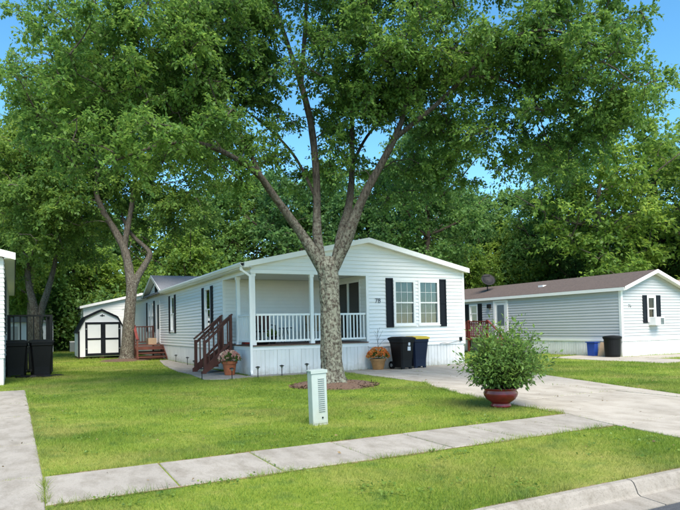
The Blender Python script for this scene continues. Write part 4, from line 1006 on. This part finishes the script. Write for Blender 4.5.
# ------------------------------------------------------------------ the tree by the shed
D2 = 30.0; B2 = at(127, 360.2, D2); M2 = D2 / FPX
T2 = thing('tree', 'forked grey tree with a bent right limb between shed and side deck', 'tree', (B2[0], B2[1], 0))
b = MB(); skel = []
for i, L_ in enumerate([
    [(127, 361.5, 0, .58), (127, 356, 0, .45), (127.5, 342, 0, .385), (129.5, 312, 0, .34), (131.5, 290, 0, .33), (128, 265, 0, .27), (123, 246, 0, .24), (112, 226, 0, .21), (101, 207, -.2, .18), (96, 190, -.3, .155), (97, 165, -.4, .13), (92, 120, -.3, .11), (80, 80, 0, .05)],
    [(124, 250, 0, .2), (127, 230, 0, .18), (132, 205, .2, .16), (135, 175, .3, .13), (132, 150, .4, .12), (130, 100, .4, .07), (140, 60, .4, .03)],
    [(132, 290, 0, .26), (138, 276, .1, .23), (146, 263, .2, .19), (150, 254, .3, .165), (145, 247, .4, .15), (136, 239, .5, .13), (128, 229, .7, .12), (122, 215, 1, .07), (118, 195, 1.4, .04)],
    [(97, 168, -.4, .1), (80, 150, -.8, .07), (50, 135, -1.2, .04)], [(134, 180, .3, .1), (160, 160, .6, .07), (195, 150, 1, .04)]]):
    p, r = A(L_, D2); r = [q * .78 for q in r]
    if i == 0: p[0][2] = -.05
    skel += limb(b, p, r, n=18 if i in (0, 2) else 9, sub=6, rough=.07, seed=3 + i)[10:]
lob2 = [(70, 120, 0, 62, 52, 3.0), (135, 105, 0, 66, 52, 3.2), (195, 150, .3, 42, 48, 2.6), (55, 190, -.4, 52, 42, 2.6), (125, 180, .8, 56, 30, 2.6), (195, 205, .5, 38, 26, 2.0), (35, 235, -.2, 36, 28, 2.0), (10, 170, 0, 34, 46, 2.4), (90, 228, 1.6, 34, 18, 1.8), (160, 220, 1.4, 26, 16, 1.6)]
cl = in_lobes(lob2, 560, D2, M2); grow(b, skel, cl, .04, 4)
Pz, Dz, ta, tb = sprays(cl, rng.uniform(.6, 1.05, len(cl)), 9, 20, .35)
b.build('trunk', 'grey_bark', T2, smooth=True)
V, F = leaf_mesh(Pz, Dz, .165, .58); np_mesh('crown', V, F, 'shed_leaf', T2, (B2[0], B2[1], 0))
b = MB(); b.lathe((B2[0], B2[1], -.012), [(1.3, 0), (1.1, .05), (.5, .1), (.3, .1)], 24); struct(b.build('mulch_bed', 'mulch'))

D3 = 35.0; B3 = at(37, 358.3, D3); M3 = D3 / FPX
T3 = thing('tree', 'twin stemmed tree with pale trunks rising behind the black deck', 'tree', (B3[0], B3[1], 0))
b = MB(); skel = []
for i, L_ in enumerate([[(37, 359.5, 0, .42), (37.5, 345, 0, .32), (37, 325, 0, .28), (33, 303, 0, .22), (28, 280, 0, .18), (27, 250, 0, .14), (22, 200, 0, .08), (15, 150, 0, .03)],
    [(37.5, 332, 0, .22), (42, 308, .1, .2), (48, 290, .2, .18), (55, 262, .3, .13), (60, 220, .4, .08), (66, 170, .5, .03)]]):
    p, r = A(L_, D3)
    if i == 0: p[0][2] = -.05
    skel += limb(b, p, r, n=12, sub=6, rough=.07, seed=9 + i)[12:]
cl = in_lobes([(20, 205, 0, 48, 44, 2.8), (70, 200, .5, 44, 44, 2.8), (40, 250, .8, 44, 22, 2.2), (10, 255, 0, 30, 26, 2.0), (45, 150, 0, 56, 40, 3.0), (88, 245, 1, 26, 20, 1.8)], 330, D3, M3); grow(b, skel, cl, .04, 4)
Pz, Dz, ta, tb = sprays(cl, rng.uniform(.6, 1.1, len(cl)), 9, 18, .35); b.build('trunk', 'grey_bark', T3, smooth=True)
V, F = leaf_mesh(Pz, Dz, .18, .58); np_mesh('crown', V, F, 'shed_leaf', T3, (B3[0], B3[1], 0))

# ------------------------------------------------------------------ woods behind: prototypes copied
def make_proto(h, spread, leafm, barkm, nl, seed, lean=0., low=.28, leaf=.23):
    r_ = np.random.default_rng(seed)
    root = bpy.data.objects.new('woods_tree', None); COL.objects.link(root)
    b = MB(); top = np.array([lean * h, r_.normal(0, .3), h * .93]); sk = []
    pts = [np.array([0, 0, -.1])] + [np.array([lean * h * t + r_.normal(0, .12), r_.normal(0, .12), h * .93 * t]) for t in (.15, .35, .55, .75)] + [top]
    rad = [h * .020, h * .016, h * .014, h * .011, h * .007, .02]
    sk += limb(b, pts, rad, 10, 4, .06, seed)[6:]
    for k in range(7):
        t = r_.uniform(.28, .7); a = r_.uniform(0, 2 * math.pi); base = np.array([lean * h * t, 0, h * .93 * t]); ln = spread * r_.uniform(.6, 1.0)
        tip = base + np.array([math.cos(a) * ln, math.sin(a) * ln, ln * r_.uniform(.35, .9)]); mid = (base + tip) / 2 + np.array([0, 0, -.1 * ln])
        sk += limb(b, [base, mid, tip], [h * .007, h * .005, .02], 6, 4, .05, seed + k)[2:]
    cs = []
    nlobe = 15
    for k in range(nlobe):
        t = low + (1 - low) * (k + .5) / nlobe; prof = math.sin(math.pi * min(1, (t - low) / (1 - low) * .80 + .16)) ** .7
        a = k * 2.4 + r_.uniform(-.4, .4); rr = spread * prof * r_.uniform(.35, .75)
        c = np.array([lean * h * t + math.cos(a) * rr, math.sin(a) * rr, h * t]); sz = spread * r_.uniform(.32, .5)
        m = int(13 * r_.uniform(.8, 1.2)); q = unit(r_.normal(0, 1, (m, 3))) * (r_.uniform(0, 1, m) ** .45)[:, None]; cs.append(c + q * np.array([sz, sz, sz * .7]))
    cs = np.concatenate(cs); grow(b, sk, cs, .04, 4)
    per = max(6, int(nl / len(cs) / 7)); Pz, Dz, _, _ = sprays(cs, r_.uniform(.65, 1.25, len(cs)) * spread / 4.2, 7, per, .3)
    b.build('trunk', barkm, root, org=(0, 0, 0), smooth=True)
    V, F = leaf_mesh(Pz, Dz, leaf, .62); np_mesh('crown', V, F, leafm, root, (0, 0, 0))
    return root
protos = {'mid': make_proto(13, 4.4, 'woods_leaf', 'dark_bark', 21000, 1), 'dark': make_proto(12, 4.0, 'dark_leaf', 'dark_bark', 21000, 2, low=.12),
          'bright': make_proto(14, 4.8, 'bright_leaf', 'grey_bark', 21000, 3, .02), 'tall': make_proto(16, 4.6, 'woods_leaf', 'dark_bark', 21000, 4, -.02, low=.36),
          'low': make_proto(8, 4.0, 'bright_leaf', 'dark_bark', 19000, 5, low=.08)}
used = set()
def plant(kind, px, D, h, label, group=None, rz=None, name='woods_tree', wide=1.0):
    src = protos[kind]; base = {'mid': 13, 'dark': 12, 'bright': 14, 'tall': 16, 'low': 8}[kind]
    if kind in used:
        o = src.copy(); COL.objects.link(o)
        for ch in src.children:
            c = ch.copy(); COL.objects.link(c); c.parent = o
    else: o = src; used.add(kind)
    p = CAM + (D * fwd0 + (px - 340) / FPX * D * right0); o.location = (p[0], p[1], 0)
    s = h / base; o.scale = (s * wide, s * wide, s); o.rotation_euler = (0, 0, rz if rz is not None else random.uniform(0, 6.28)); o.name = name
    tag(o, label, 'tree', group); return o
G = 'trees of the wood behind the homes'
LAB = {'mid': 'mid green leafy tree in the wood behind the homes', 'dark': 'dark green bushy tree in the wood behind the homes', 'bright': 'yellow green leafy tree in the wood behind the homes',
       'tall': 'tall open crowned tree with bare lower trunk in the wood', 'low': 'low bright green tree at the wood edge'}
OWN = {(431, 40): 'tall tree with a dark bare trunk behind the right slope of the porch home roof',
       (606, 39): 'broad yellow green tree with spreading boughs above the grey home ridge', (300, 50): 'dark bushy tree standing behind the big tree fork',
       (190, 48): 'low bright green tree behind the cross gable roof', (476, 46): 'low bright green tree between the white home and the satellite dish',
       (72, 52): 'dark bushy tree behind the low roof of the far pale home'}
for kind, px, D, h, wd in [
    ('bright', -45, 37, 15, 1), ('bright', 30, 44, 14, 1), ('mid', 5, 50, 15, 1.1), ('dark', 72, 52, 12, 1.1), ('low', 100, 50, 8, 1.1), ('low', 55, 58, 7, 1.2), ('mid', 118, 58, 14, 1.1), ('bright', 165, 55, 14, 1.1), ('low', 190, 48, 9, 1),
    ('mid', 212, 52, 13.5, 1.05), ('bright', 242, 58, 16, 1.1), ('mid', 272, 56, 15.5, 1.1), ('dark', 300, 50, 14.5, 1.1), ('mid', 335, 54, 16, 1.1), ('dark', 372, 47, 13, 1.1), ('dark', 405, 46, 14.5, 1), ('tall', 431, 40, 15.5, .95),
    ('dark', 455, 52, 13.5, 1.1), ('low', 476, 46, 7, .9), ('mid', 505, 57, 14, 1.1), ('mid', 470, 58, 14, 1.1), ('low', 520, 50, 9.5, 1), ('dark', 548, 52, 11, 1), ('bright', 606, 39, 15.5, 1.05), ('mid', 560, 46, 14, .95), ('dark', 585, 44, 9, 1),
    ('dark', 622, 47, 9.5, 1.1), ('tall', 662, 45, 15.5, 1), ('mid', 650, 52, 11, 1), ('dark', 690, 44, 9.5, 1.1), ('mid', 715, 46, 14, 1), ('bright', 740, 38, 15, 1), ('dark', -90, 46, 15, 1.1), ('mid', 770, 50, 13, 1)]:
    if (px, D) in OWN: plant(kind, px, D, h, OWN[(px, D)], G, wide=wd); continue
    plant(kind, px, D, h, LAB[kind], G + ': ' + kind + ' ones', wide=wd)

# far woods and undergrowth as one mass each
def mass(name, label, n, xr, D_r, ztop, leaf, m):
    px = rng.uniform(*xr, n); D_ = rng.uniform(*D_r, n)
    base = CAM + D_[:, None] * fwd0 + ((px - 340) / FPX * D_)[:, None] * right0
    hh = ztop * (.72 + .18 * np.sin(px * .035 + 1) + .1 * np.sin(px * .11 + D_)) ; z = hh * rng.uniform(0, 1, n) ** .75
    P_ = np.stack([base[:, 0], base[:, 1], z], 1); V, F = leaf_mesh(P_, rng.normal(0, 1, (n, 3)) - np.array([0, 0, .4]), leaf, .7)
    o = np_mesh(name, V, F, m, None, (0, 40, 0)); o['kind'] = 'stuff'; o['label'] = label; o['category'] = 'woods'; return o
mass('far_woods', 'distant solid wood of trees closing the view', 60000, (-160, 840), (66, 80), 13, .75, 'dark_leaf')
mass('wood_edge', 'leafy thicket of saplings right behind the homes', 52000, (-120, 800), (45, 53), 8, .27, 'woods_leaf')
mass('undergrowth', 'dense shrubs and saplings along the edge of the wood', 42000, (-120, 800), (54, 64), 5, .34, 'woods_leaf')

# ------------------------------------------------------------------ potted bush
PB = gnd(501, 406.5); PB[2] = 0
RP = thing('planter', 'round dark red glazed pot at the driveway corner of the lawn', 'planter', (PB[0], PB[1], 0))
b = MB(); b.lathe((PB[0], PB[1], 0), [(.165, -.01), (.175, .03), (.15, .06), (.16, .075), (.24, .13), (.285, .20), (.292, .245), (.27, .285), (.275, .30), (.31, .315), (.31, .33), (.27, .325), (.255, .30)], 40); b.build('bowl', 'red_glaze', RP, smooth=True)
b = MB(); b.lathe((PB[0], PB[1], .285), [(.262, 0), (.2, .02), (.05, .03)], 24); b.build('soil', 'soil', RP)
BU = thing('bush', 'wide leafy green bush growing in the dark red pot', 'bush', (PB[0], PB[1], .31))
b = MB(); allp = []; alld = []
for k in range(210):
    a = rng.uniform(0, 2 * math.pi); el = R(rng.uniform(36, 89)); ln = (.3 + .7 * rng.uniform(0, 1) ** .8) * (.70 + .40 * math.sin(el)) * (1 + .16 * math.sin(3 * a + 1) * math.cos(el) + .10 * math.sin(7 * el + a * 2))
    d = np.array([math.cos(a) * math.cos(el), math.sin(a) * math.cos(el), math.sin(el)]); p0 = np.array([PB[0], PB[1], .30]) + np.array([math.cos(a), math.sin(a), 0]) * .12
    wisp = k % 13 == 0
    ln = (rng.uniform(1.0, 1.22) if wisp else ln) * (1.03 + .20 * (d @ right0))
    pts = [p0 + d * ln * t + np.array([0, 0, -.16 * ln * t * t * math.cos(el)]) for t in (0, .35, .7, 1)]
    b.tube(pts, [.007, .005, .0035, .002], 4, cap=False)
    m = int((26 if wisp else 88) * ln); t = rng.uniform(.06, 1.02, m) ** 1.0; side = rng.normal(0, .075, (m, 3))
    pos = p0 + d * (ln * t)[:, None] + np.array([0, 0, -.16]) * (ln * t * t * math.cos(el))[:, None] + side
    allp.append(pos); alld.append(d * .5 + side * 10 + rng.normal(0, .35, side.shape) + np.array([0, 0, -.2]))
b.build('stems', 'dark_bark', BU)
allp = np.concatenate(allp); alld = np.concatenate(alld); kp = allp[:, 2] > .36 + .25 * np.maximum(0, .35 - np.hypot(allp[:, 0] - PB[0], allp[:, 1] - PB[1]) ); allp = allp[kp]; alld = alld[kp]
V, F = leaf_mesh(allp, alld, .068, .46, jit=.5); np_mesh('foliage', V, F, 'bush_leaf', BU, (PB[0], PB[1], .31))

# ------------------------------------------------------------------ flower pots
def flower_pot(label, x, y, prof, m, fl, top, spread, stick=False):
    root = thing('flower_pot', label, 'flower pot', (x, y, 0))
    b = MB(); b.lathe((x, y, 0), prof, 28); b.build('pot', m, root, smooth=False)
    b = MB(); b.lathe((x, y, top - .04), [(prof[-1][0] - .01, 0), (.05, .02)], 20); b.build('soil', 'soil', root)
    n = 420; q = unit(rng.normal(0, 1, (n, 3))); q[:, 2] = np.abs(q[:, 2]) * .8; P_ = np.array([x, y, top]) + q * spread * (rng.uniform(.3, 1, n) ** .5)[:, None] * np.array([1, 1, .8])
    V, F = leaf_mesh(P_, q + rng.normal(0, .4, (n, 3)), .075, .6); np_mesh('foliage', V, F, 'bush_leaf', root, (x, y, 0))
    n = 130; q = unit(rng.normal(0, 1, (n, 3))); q[:, 2] = np.abs(q[:, 2]); P_ = np.array([x, y, top + .02]) + q * spread * 1.0 * np.array([1, 1, .85])
    P5 = np.repeat(P_, 7, 0); V, F = leaf_mesh(P5 - 0, rng.normal(0, 1, (n * 7, 3)) + np.repeat(q, 7, 0) * .6, .055, .85); np_mesh('blossom', V, F, fl, root, (x, y, 0))
    if stick:
        b = MB(); b.tube([(x, y, top), (x + .01, y, 1.35)], [.008, .006], 5)
        for z, dx, h in ((.75, .28, .25), (.9, -.12, .3), (.95, .22, .35), (1.1, -.14, .2), (1.2, .1, .2)): b.tube([(x, y, z), (x + dx * .6, y - .02, z + h * .7), (x + dx, y, z + h)], [.005, .004, .003], 4)
        b.build('bare_stem', 'dark_bark', root)
    return root
flower_pot('terracotta pot of pink and cream flowers at the foot of the brown steps', -.50, .75, [(.15, 0), (.16, .02), (.215, .36), (.245, .36), (.25, .44), (.225, .44)], 'terracotta', 'pink_petal', .46, .33)
flower_pot('ochre pot of orange flowers with a bare stem beside the black bin', 4.25, -.38, [(.17, 0), (.18, .02), (.25, .3), (.27, .3), (.275, .36), (.25, .36)], 'ochre_pot', 'orange_petal', .4, .36, True)

# ------------------------------------------------------------------ utility pedestal on the lawn
bx0 = gnd(320.5, 424.5)
UP = thing('utility_box', 'pale green metal utility box leaning slightly on the front lawn', 'utility box', (bx0[0], bx0[1], -.02))
UP.rotation_euler = (R(1.5), R(-2.0), 0)
b = MB(); x0, x1, y0, y1 = bx0[0] - .115, bx0[0] + .13, bx0[1], bx0[1] + .16
b.box((x0, y0, -.05), (x1, y1, .78)); b.build('cabinet', 'mint_metal', UP, bevel=.012)
b = MB(); b.box((x0 - .012, y0 - .012, .782), (x1 + .012, y1 + .012, .80)); b.box((x0 - .011, y0 - .011, .755), (x1 + .011, y0 - .001, .781)); b.build('cap', 'mint_metal', UP)
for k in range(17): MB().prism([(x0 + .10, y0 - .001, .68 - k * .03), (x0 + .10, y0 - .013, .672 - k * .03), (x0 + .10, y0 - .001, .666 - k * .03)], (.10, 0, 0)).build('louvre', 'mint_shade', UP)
b = MB(); b.box((x0 + .01, y0 - .004, .02), (x1 - .01, y0 - .001, .06)); b.build('kick_strip', 'mint_metal', UP)
b = MB(); b.tube([(x1 - .09, y0 - .001, .10), (x1 - .09, y0 - .014, .10)], [.012, .012], 10); b.build('lock', 'dark_metal', UP)

# ------------------------------------------------------------------ path lights
lab_l = 'small black solar path light on a stake by the garden path'
proto_l = None
for i, (px, py) in enumerate([(176, 362), (187.5, 365), (194.5, 369.5), (202, 379.5), (232, 379.3), (258, 377.7), (282, 376), (307, 374)]):
    g0 = gnd(px, py)
    if proto_l is None:
        proto_l = thing('path_light', lab_l, 'path light', (g0[0], g0[1], 0), 'solar lights along the garden path')
        x, y = g0[0], g0[1]
        b = MB(); b.tube([(x, y, -.02), (x, y, .24)], [.012, .012], 6); b.build('stake', 'dark_metal', proto_l)
        b = MB(); b.lathe((x, y, .24), [(.02, 0), (.045, .05), (.045, .06)], 12); b.build('lens', 'grey_metal', proto_l)
        b = MB(); b.lathe((x, y, .30), [(.075, 0), (.07, .015), (.02, .035)], 14); b.build('cap', 'dark_metal', proto_l)
    else:
        o = proto_l.copy(); COL.objects.link(o); o.location = (g0[0], g0[1], 0)
        for ch in proto_l.children:
            c = ch.copy(); COL.objects.link(c); c.parent = o

# ------------------------------------------------------------------ porch furniture
def chair(x, y, rot, label, seatm):
    root = thing('porch_chair', label, 'chair', (x, y, DECK))
    def T(b): c, s = math.cos(rot), math.sin(rot); b.v = [(x + px * c - py * s, y + px * s + py * c, DECK + pz) for px, py, pz in b.v]; return b
    for sx in (-1, 1):
        b = MB(); b.tube([(sx * .27, -.25, 0), (sx * .27, -.25, .62), (sx * .27, .2, .64)], [.016] * 3, 6); T(b).build('front_leg', 'dark_metal', root)
        b = MB(); b.tube([(sx * .27, .28, 0), (sx * .25, .2, .42), (sx * .25, .34, .98)], [.016] * 3, 6); T(b).build('rear_leg', 'dark_metal', root)
    b = MB(); b.box((-.25, -.25, .38), (.25, .22, .45)); T(b).build('seat', seatm, root)
    b = MB(); b.prism([(-.24, .2, .46), (-.24, .25, .46), (-.24, .36, .98), (-.24, .31, .98)], (.48, 0, 0)); T(b).build('backrest', seatm, root)
    return root
chair(.75, 2.35, R(20), 'dark metal porch chair with a black seat near the porch corner', 'dark_metal')
chair(1.35, 2.5, R(0), 'porch chair with a dark brown seat beside the potted porch plant', 'brown_stain')
PP = thing('porch_plant', 'small bright green plant in a dark pot on the white porch', 'plant', (1.12, 1.2, DECK))
b = MB(); b.lathe((1.12, 1.2, DECK), [(.09, 0), (.13, .22), (.14, .22), (.14, .25), (.12, .25)], 16); b.build('pot', 'dark_metal', PP)
q = unit(rng.normal(0, 1, (260, 3))); q[:, 2] = np.abs(q[:, 2]); V, F = leaf_mesh(np.array([1.12, 1.2, DECK + .24]) + q * .2 * rng.uniform(.2, 1, (260, 1)), q, .08, .45); np_mesh('foliage', V, F, 'bright_leaf', PP, (1.12, 1.2, DECK))
chair(3.2, 2.45, R(-15), 'porch chair with a tan cushion near the sliding door', 'cardboard')
PT = thing('porch_table', 'small dark side table between the porch chairs', 'table', (2.1, 2.5, DECK))
b = MB(); b.lathe((2.1, 2.5, DECK + .5), [(.26, 0), (.26, .03)], 20); b.build('top', 'dark_metal', PT)
for k in range(3):
    a = k * 2.09; b = MB(); b.tube([(2.1 + .2 * math.cos(a), 2.5 + .2 * math.sin(a), DECK), (2.1 + .05 * math.cos(a), 2.5 + .05 * math.sin(a), DECK + .5)], [.012, .012], 6); b.build('leg', 'dark_metal', PT)
b = MB(); b.lathe((.42, .42, DECK), [(.16, 0), (.22, .03), (.23, .10), (.17, .16), (.06, .18)], 16); b.v = [(.42 + (x - .42) * 1.25, y, z) for x, y, z in b.v]
tag(b.build('black_bag', 'black_plastic', smooth=True), 'black bag lying on the porch floor by the corner post', 'bag')
b = MB(); b.box((.28, 1.62, DECK), (.58, 1.9, DECK + .62)); pb_ = b.build('red_box', 'red_fabric', bevel=.02); tag(pb_, 'red upright box on the porch floor beside the side post', 'box')

# ------------------------------------------------------------------ grass blades
def inside(poly, x, y):
    r = np.zeros(len(x), bool); n = len(poly)
    for i in range(n):
        (x0, y0), (x1, y1) = poly[i], poly[(i + 1) % n]
        c = ((y0 > y) != (y1 > y)) & (x < (x1 - x0) * (y - y0) / (y1 - y0 + 1e-12) + x0); r ^= c
    return r
def grass(n, D_r, xr, hmul):
    D_ = np.sqrt(rng.uniform(D_r[0] ** 2, D_r[1] ** 2, n)); px = rng.uniform(*xr, n)
    P_ = CAM + D_[:, None] * fwd0 + ((px - 340) / FPX * D_)[:, None] * right0
    x, y = P_[:, 0], P_[:, 1]
    ok = (y > -13.9) & ~((x > -.02) & (x < W + .02) & (y > -.02) & (y < LEN)) & ~((x > RX) & (x < RX + RW) & (y > RY)) & ~((x < -6.72 - .028 * (y - 1.85)) & (y > 1.85))
    ok &= ((x - mc[0]) ** 2 + (y - mc[1]) ** 2 > .62 + .35 * rng.uniform(0, 1, len(x))) & ((x - B2[0]) ** 2 + (y - B2[1]) ** 2 > 1.2)
    ok &= ~((x > SX0) & (x < SX1) & (y > SY0) & (y < SY1))
    ex = rng.normal(0, .012, n)
    ex2 = rng.normal(0, .014, n)
    for p in SLABS: ok &= ~inside(p, x + ex, y + ex2)
    ok &= ~(((y > -10.87) & (y < -10.79) | (y < -11.9) & (y > -12.0) | (y < -13.82)) & (x > -5.86) & (x < 1.4) & (rng.uniform(0, 1, n) < .5))
    P_ = P_[ok]; D_ = D_[ok]; n = len(P_)
    # mowing height varies slowly, blades widen with distance so that the cover stays closed
    hv = .8 + .35 * np.sin(P_[:, 0] * 2.1 + np.sin(P_[:, 1] * 1.7)) * np.sin(P_[:, 1] * 1.3 + .5)
    h = hmul * rng.uniform(.55, 1.25, n) * hv; wd = .0038 * np.maximum(1, D_ / 6) * rng.uniform(.7, 1.3, n)
    a = rng.uniform(0, 2 * math.pi, n); side = np.stack([np.cos(a), np.sin(a), np.zeros(n)], 1) * (wd / 2)[:, None]
    ln = rng.normal(0, .55, (n, 2)) * h[:, None]
    P_[:, 2] = LAWN_Z - .004; tip = P_ + np.concatenate([ln, h[:, None]], 1)
    return np.stack([P_ - side, P_ + side, tip], 1).reshape(-1, 3), n
Vs = []; cnt = 0
for n, dr_, xr, hm in ((190000, (4.0, 8.5), (-60, 760), .05), (210000, (8.5, 14), (-40, 720), .052), (150000, (14, 22), (-30, 710), .06), (110000, (22, 48), (-30, 710), .08)):
    v, k = grass(n, dr_, xr, hm); Vs.append(v); cnt += k
V = np.concatenate(Vs); o = np_mesh('grass', V, np.arange(3 * cnt).reshape(cnt, 3), 'grass_blade', None, (0, -5, 0)); o['kind'] = 'stuff'; o['label'] = 'mown green lawn grass around the homes'; o['category'] = 'grass'

nf = 230; D_ = np.sqrt(rng.uniform(4.2 ** 2, 17 ** 2, nf)); px = rng.uniform(-20, 700, nf)
Pf = CAM + D_[:, None] * fwd0 + ((px - 340) / FPX * D_)[:, None] * right0; Pf[:, 2] = rng.uniform(.008, .035, nf); Pf = Pf[(Pf[:, 1] > -13.6) & (Pf[:, 1] < -.8)]
V, F = leaf_mesh(Pf, rng.normal(0, 1, Pf.shape) * np.array([1, 1, .15]), .038, .5, jit=.5); o = np_mesh('fallen_leaves', V, F, 'dirt', None, (0, -8, 0)); o['kind'] = 'stuff'; o['label'] = 'small dry leaves fallen on the lawn and paving'; o['category'] = 'leaves'

# clover patches and ragged tufts along the paving edges
def lawn_ok(x, y):
    ok = (y > -13.8) & (y < -.7) & ((x - mc[0]) ** 2 + (y - mc[1]) ** 2 > 1.3)
    for p in SLABS: ok &= ~inside(p, x, y)
    return ok
n = 900; D_ = np.sqrt(rng.uniform(4.2 ** 2, 15 ** 2, n)); px = rng.uniform(-20, 700, n); C0 = CAM + D_[:, None] * fwd0 + ((px - 340) / FPX * D_)[:, None] * right0
C0 = C0[lawn_ok(C0[:, 0], C0[:, 1])]; C0 = C0[(np.sin(C0[:, 0] * 1.9 + 1) * np.sin(C0[:, 1] * 2.3) + rng.normal(0, .4, len(C0))) > .25]
Pc = np.repeat(C0, 16, 0) + rng.normal(0, .055, (len(C0) * 16, 3)) * np.array([1, 1, 0]); Pc[:, 2] = rng.uniform(.006, .034, len(Pc)); Pc = Pc[lawn_ok(Pc[:, 0], Pc[:, 1])]
V, F = leaf_mesh(Pc, rng.normal(0, 1, Pc.shape) * np.array([1, 1, .25]), .030, .8, jit=.4); o = np_mesh('clover', V, F, 'clover_leaf', None, (0, -8, 0)); o['kind'] = 'stuff'; o['label'] = 'low clover and weeds scattered through the lawn'; o['category'] = 'weeds'
ed = []
for (ax_, ay_), (bx_, by_), off in (((-5.8, -10.84), (1.5, -10.74), .03), ((-5.8, -11.98), (1.2, -11.89), -.02), ((-5.8, -13.83), (.9, -13.83), .0), ((-6.12, -.4), (-5.84, -10.8), .0), ((1.48, -10.7), (1.63, -8.7), 0), ((1.63, -8.7), (2.37, -5.9), 0), ((2.37, -5.9), (2.82, -4.95), 0), ((-5.86, -11.9), (-5.86, -10.9), 0), ((5.2, -10.2), (6.62, -5.4), .03)):
    L_ = math.hypot(bx_ - ax_, by_ - ay_); k = int(L_ * 260); t = rng.uniform(0, 1, k); keep = (np.sin(t * L_ * 4.1) + np.sin(t * L_ * 9.7 + 1) + rng.normal(0, .7, k)) > .1; t = t[keep]
    ed.append(np.stack([ax_ + (bx_ - ax_) * t, ay_ + (by_ - ay_) * t + off, np.full(len(t), LAWN_Z)], 1) + rng.normal(0, .018, (len(t), 3)) * np.array([1, 1, 0]))
ed = np.concatenate(ed); k = len(ed); h = rng.uniform(.04, .10, k); a = rng.uniform(0, 6.28, k); sd2 = np.stack([np.cos(a), np.sin(a), 0 * a], 1) * (.0025 * np.maximum(1, np.linalg.norm(ed - CAM, axis=1) / 7))[:, None]
tip = ed + np.concatenate([rng.normal(0, .6, (k, 2)) * h[:, None], h[:, None]], 1)
o = np_mesh('edge_grass', np.stack([ed - sd2, ed + sd2, tip], 1).reshape(-1, 3), np.arange(3 * k).reshape(k, 3), 'grass_blade', None, (0, -8, 0)); o['kind'] = 'stuff'; o['label'] = 'ragged taller grass along the edges of the paving'; o['category'] = 'grass'
